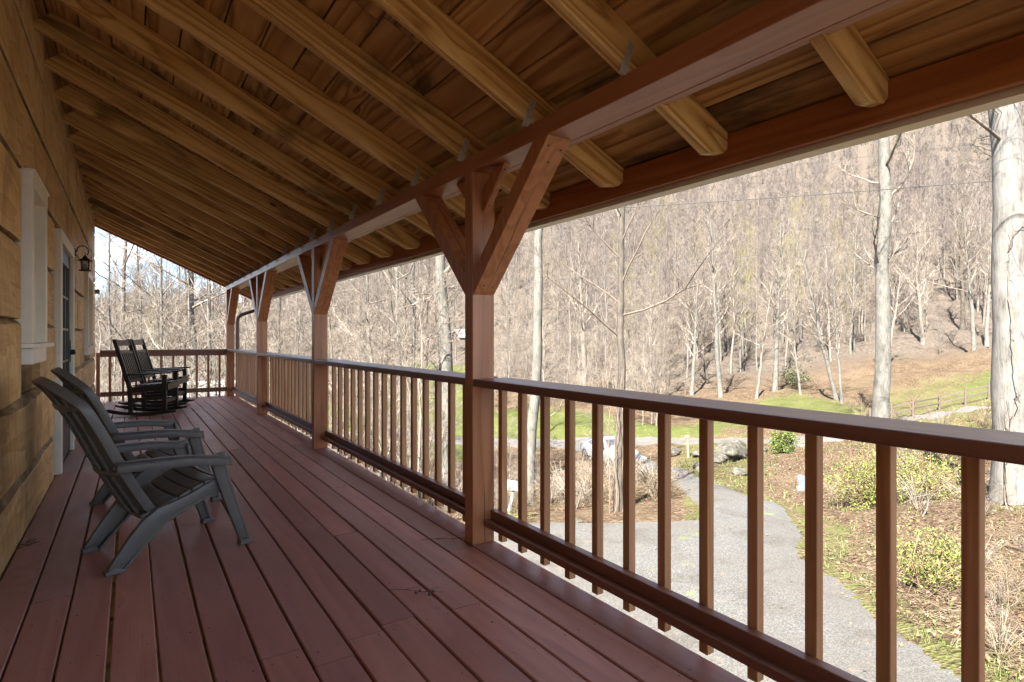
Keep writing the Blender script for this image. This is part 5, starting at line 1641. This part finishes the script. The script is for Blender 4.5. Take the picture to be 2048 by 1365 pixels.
# two buildings far below
def cottage(px, py, d, w, dp, h, wall, roofm, rz, label, name):
    x, y = col_at(px, d)
    t = tag(empty(name, (x, y, T(x, y) - (1.6 if name == 'cottage' else .2)), rz), label, 'building')
    mb = MB(); mb.box(-w / 2, w / 2, -dp / 2, dp / 2, 0, h); mb.prism([(-dp / 2, h), (dp / 2, h), (0, h + dp * .32)], 'x', -w / 2, w / 2); mb.build('wall', M[wall], t)
    for sg in (-1, 1):
        mb = MB(); o_ = dp / 2 + .35
        mb.hexa([(-w / 2 - .4, sg * o_, h - .22), (w / 2 + .4, sg * o_, h - .22), (w / 2 + .4, 0, h + dp * .32), (-w / 2 - .4, 0, h + dp * .32), (-w / 2 - .4, sg * o_, h - .1), (w / 2 + .4, sg * o_, h - .1), (w / 2 + .4, 0, h + dp * .32 + .14), (-w / 2 - .4, 0, h + dp * .32 + .14)])
        mb.build('roof', M[roofm], t)
    for k in (-1, 0, 1):
        mb = MB(); mb.box(k * w * .3 - .45, k * w * .3 + .45, -dp / 2 - .05, -dp / 2 + .02, 1.0, 2.1); mb.build('window', M['car_glass'], t)
cottage(936, 700, 112, 5, 4, 2.0, 'brick', 'roof_pale', -YAW + .5, 'pink-walled cottage with pale roof far below beyond the trees', 'cottage')
cottage(404, 770, 62, 6, 4, 2.0, 'sign_white', 'roof_pale', -.2, 'white shed far below the end railing', 'shed')

# bare twiggy shrubs
SHB = []
for k in range(4):
    r = random.Random(500 + k); sm = MB()
    for j in range(16):
        a = r.uniform(0, 6.28); l = r.uniform(.7, 1.5)
        s = np.array([.06 * math.cos(a), .06 * math.sin(a), 0]); d = np.array([math.cos(a) * r.uniform(.1, .7), math.sin(a) * r.uniform(.1, .7), 1.0]); d /= np.linalg.norm(d)
        p1 = s + d * l * .5; p2 = p1 + (d + np.array([math.cos(a) * .4, math.sin(a) * .4, -.1])) * l * .35; p3 = p2 + np.array([math.cos(a) * .5, math.sin(a) * .5, r.uniform(-.5, .2)]) * l * .3
        sm.tube([s, p1, p2, p3], [.010, .007, .005, .002], 4, cap=False)
        for q in range(7):
            b0 = [p1, p2][q % 2] * (1 - .3 * r.random()) + s * .0
            e = b0 + np.array([r.gauss(0, .16), r.gauss(0, .16), r.gauss(.10, .14)])
            sm.tube([b0, (b0 + e) / 2 + np.array([0, 0, .02]), e], [.004, .003, .0015], 3, cap=False)
    me = sm.mesh('bare_shrub'); me.materials.append(M['dead_stem'] if k % 2 else M['twig_pale']); SHB.append(me)
r = random.Random(91)
def shrub(px, py, s, lab, grp):
    x, y = hit(px, py)
    if on_drive(x, y, .12): return
    k = r.randrange(4)
    o = link_mesh('bare_shrub', SHB[k], loc=(x, y, T(x, y) - .03), rot=(0, 0, r.uniform(0, 6.28))); o.scale = (s, s, s)
    tag(o, lab, 'shrub', grp)
for k in range(85): shrub(r.uniform(985, 1400), r.uniform(945, 1050), r.uniform(.6, 1.15), 'bare twiggy shrub in the brown brush bank beside the gravel', 'bare shrubs of the brush bank')
for k in range(40): shrub(r.uniform(640, 940), r.uniform(900, 1080), r.uniform(.6, 1.2), 'bare twiggy shrub on the slope left of the nearest post', 'bare shrubs on the slope')
for k in range(9): shrub(r.uniform(1650, 2000), r.uniform(880, 1040), r.uniform(.5, 1.1), 'bare twiggy shrub around the leafing shrubs', 'bare shrubs around the leafing shrubs')
for k in range(24): shrub(r.uniform(1700, 2040), r.uniform(815, 870), r.uniform(.7, 1.3), 'bare twiggy shrub on the grassy slope by the fence', 'bare shrubs by the fence')
for k in range(12): shrub(r.uniform(1930, 2048), r.uniform(1080, 1330), r.uniform(.3, .6), 'small bare shrub in the leaf litter at the right edge', 'small bare shrubs at the right edge')

# loose ground cover: leaves, grass, dead stems
def scatter_leaves():
    r = random.Random(15); mb = MB()
    n = 0
    while n < 26000:
        d = 5.5 + 24 * r.random() ** 1.5; px = r.uniform(560, 2150)
        x, y = col_at(px, d)
        if d < 5 or x < 3.0: 
            n += 1; continue
        g = drive_gap(x, y)
        if g < -.05 and r.random() > .012: n += 1; continue
        n += 1
        leaf_quad(mb, (x, y, T(x, y) + (.045 if g < 0 else .0) + r.uniform(.0, .035)), r.uniform(.028, .055), r, 0, 1.2)
    o = mb.build('fallen_leaves', M['dead_leaf']); tag(o, 'brown fallen leaves lying over the ground beside the driveway', 'leaves', kind='stuff')
scatter_leaves()
def scatter_grass():
    r = random.Random(16); mb = MB()
    n = 0
    xs = []; 
    while n < 9000:
        d = 6 + 30 * r.random() ** 1.4; px = r.uniform(980, 2150)
        x, y = col_at(px, d); n += 1
        ga = float(grass_amount(np.array([[x]]), np.array([[y]]))[0, 0])
        if x < 3.2 or on_drive(x, y, -.18) or r.random() > ga * 1.5 * (.5 + .5 * math.sin(x * 2.1) * math.sin(y * 1.7 + x)): continue
        z = T(x, y)
        for q in range(7):
            a = r.uniform(0, 6.28); l = r.uniform(.05, .14) * (1 + d / 40); w = .004 * (1 + d / 10)
            bx, by = x + r.gauss(0, .05), y + r.gauss(0, .05)
            e = (bx + l * .5 * math.cos(a), by + l * .5 * math.sin(a), z + l)
            mb.add([(bx - w * math.sin(a), by + w * math.cos(a), z - .01), (bx + w * math.sin(a), by - w * math.cos(a), z - .01), e], [(0, 1, 2)], 0, r.random() + .01)
    o = mb.build('grass', M['blade']); tag(o, 'short spring grass along the driveway verge', 'grass', kind='stuff')
scatter_grass()
def dead_stems():
    r = random.Random(17); mb = MB()
    for k in range(5600):
        z_ = r.random()
        if z_ < .55: px, py = r.uniform(985, 1430), r.uniform(950, 1056)
        elif z_ < .72: px, py = r.uniform(600, 940), r.uniform(880, 1120)
        else: px, py = r.uniform(1640, 2100), r.uniform(870, 1365)
        x, y = hit(px, py)
        if on_drive(x, y, .03): continue
        z = T(x, y); a = r.uniform(0, 6.28); l = r.uniform(.25, .9); tilt = r.uniform(.05, .9) if z_ < .7 else r.uniform(.02, .45)
        p0 = np.array([x, y, z]); d = np.array([math.cos(a), math.sin(a), tilt]); d /= np.linalg.norm(d)
        mb.tube([p0, p0 + d * l * .5 + np.array([0, 0, .03]), p0 + d * l + np.array([r.gauss(0, .06), r.gauss(0, .06), -.06 * l])], [.005, .004, .002], 3, cap=False)
    o = mb.build('undergrowth', M['dead_stem']); tag(o, 'tangle of dead stems and twigs in the brush', 'undergrowth', kind='stuff')
dead_stems()
# white crooked stick in the shrubs
x, y = hit(1845, 1035)
mb = MB(); mb.tube([(0, 0, 0), (.12, 0, .22), (.17, .02, .45), (.10, .02, .62), (.13, 0, .80)], [.022, .02, .017, .014, .009], 7); mb.tube([(.13, .01, .58), (-.2, .0, .52), (-.5, 0, .36)], [.012, .009, .005], 5)
o = mb.build('crooked_stick', M['bark_pale'], loc=(x, y, T(x, y)), rot=(0, 0, -YAW)); tag(o, 'crooked white dead stick standing among the leafing shrubs', 'stick')
# ================================================================== CAMERA, SUN, SKY
cam = bpy.data.cameras.new('camera'); camo = bpy.data.objects.new('camera', cam); COL.objects.link(camo)
cam.sensor_width = 36.0; cam.lens = FOC / 2048 * 36.0
cam.shift_y = -7.5 / 2048
cam.clip_start = 0.05; cam.clip_end = 5000
camo.location = (0, 0, CAM_H)
camo.rotation_euler = (R(90), 0, -YAW)
scene.camera = camo

SUN_EL = R(49); SUN_AZ = math.atan2(-0.89, -0.45)       # azimuth measured from +Y towards +X
sd = Vector((math.sin(SUN_AZ) * math.cos(SUN_EL), math.cos(SUN_AZ) * math.cos(SUN_EL), math.sin(SUN_EL)))
sun = bpy.data.lights.new('sun', 'SUN'); sun.energy = 4.6; sun.angle = R(0.53); sun.color = (1.0, 0.95, 0.87)
suno = bpy.data.objects.new('sun', sun); COL.objects.link(suno)
suno.rotation_euler = sd.to_track_quat('Z', 'Y').to_euler()
suno.location = (-30, -15, 60)

wd = bpy.data.worlds.new('World'); scene.world = wd; wd.use_nodes = True
nt = wd.node_tree; nt.nodes.clear()
wo = nt.nodes.new('ShaderNodeOutputWorld'); bg = nt.nodes.new('ShaderNodeBackground')
sk = nt.nodes.new('ShaderNodeTexSky'); sk.sky_type = 'NISHITA'; sk.sun_disc = False
sk.sun_elevation = SUN_EL; sk.sun_rotation = SUN_AZ; sk.air_density = 0.8; sk.dust_density = 0.2; sk.altitude = 2000
# broken white cloud over the blue
tc = nt.nodes.new('ShaderNodeTexCoord'); mp = nt.nodes.new('ShaderNodeMapping'); mp.inputs['Scale'].default_value = (2.2, 2.2, 5.0); mp.inputs['Location'].default_value = (3.7, 1.9, 0.4)
nz = nt.nodes.new('ShaderNodeTexNoise'); nz.inputs['Scale'].default_value = 1.7; nz.inputs['Detail'].default_value = 8; nz.inputs['Roughness'].default_value = 0.6
mr = nt.nodes.new('ShaderNodeMapRange'); mr.inputs['From Min'].default_value = 0.50; mr.inputs['From Max'].default_value = 0.68; mr.inputs['To Max'].default_value = 0.85
mx = nt.nodes.new('ShaderNodeMix'); mx.data_type = 'RGBA'
mx.inputs[7].default_value = (20.0, 19.6, 18.8, 1)
L = nt.links.new
L(tc.outputs['Generated'], mp.inputs[0]); L(mp.outputs[0], nz.inputs['Vector']); L(nz.outputs[0], mr.inputs[0]); L(mr.outputs[0], mx.inputs[0]); L(sk.outputs[0], mx.inputs[6]); L(mx.outputs[2], bg.inputs[0])
bg.inputs[1].default_value = 0.05
L(bg.outputs[0], wo.inputs[0])

vs = scene.view_settings
vs.view_transform = 'Standard'; vs.look = 'None'; vs.exposure = 3.25; vs.gamma = 1.0; vs.use_curve_mapping = False
scene.cycles.use_denoising = True
scene.cycles.max_bounces = 12; scene.cycles.diffuse_bounces = 10; scene.cycles.glossy_bounces = 4
scene.cycles.transparent_max_bounces = 16
scene.cycles.sample_clamp_indirect = 8.0
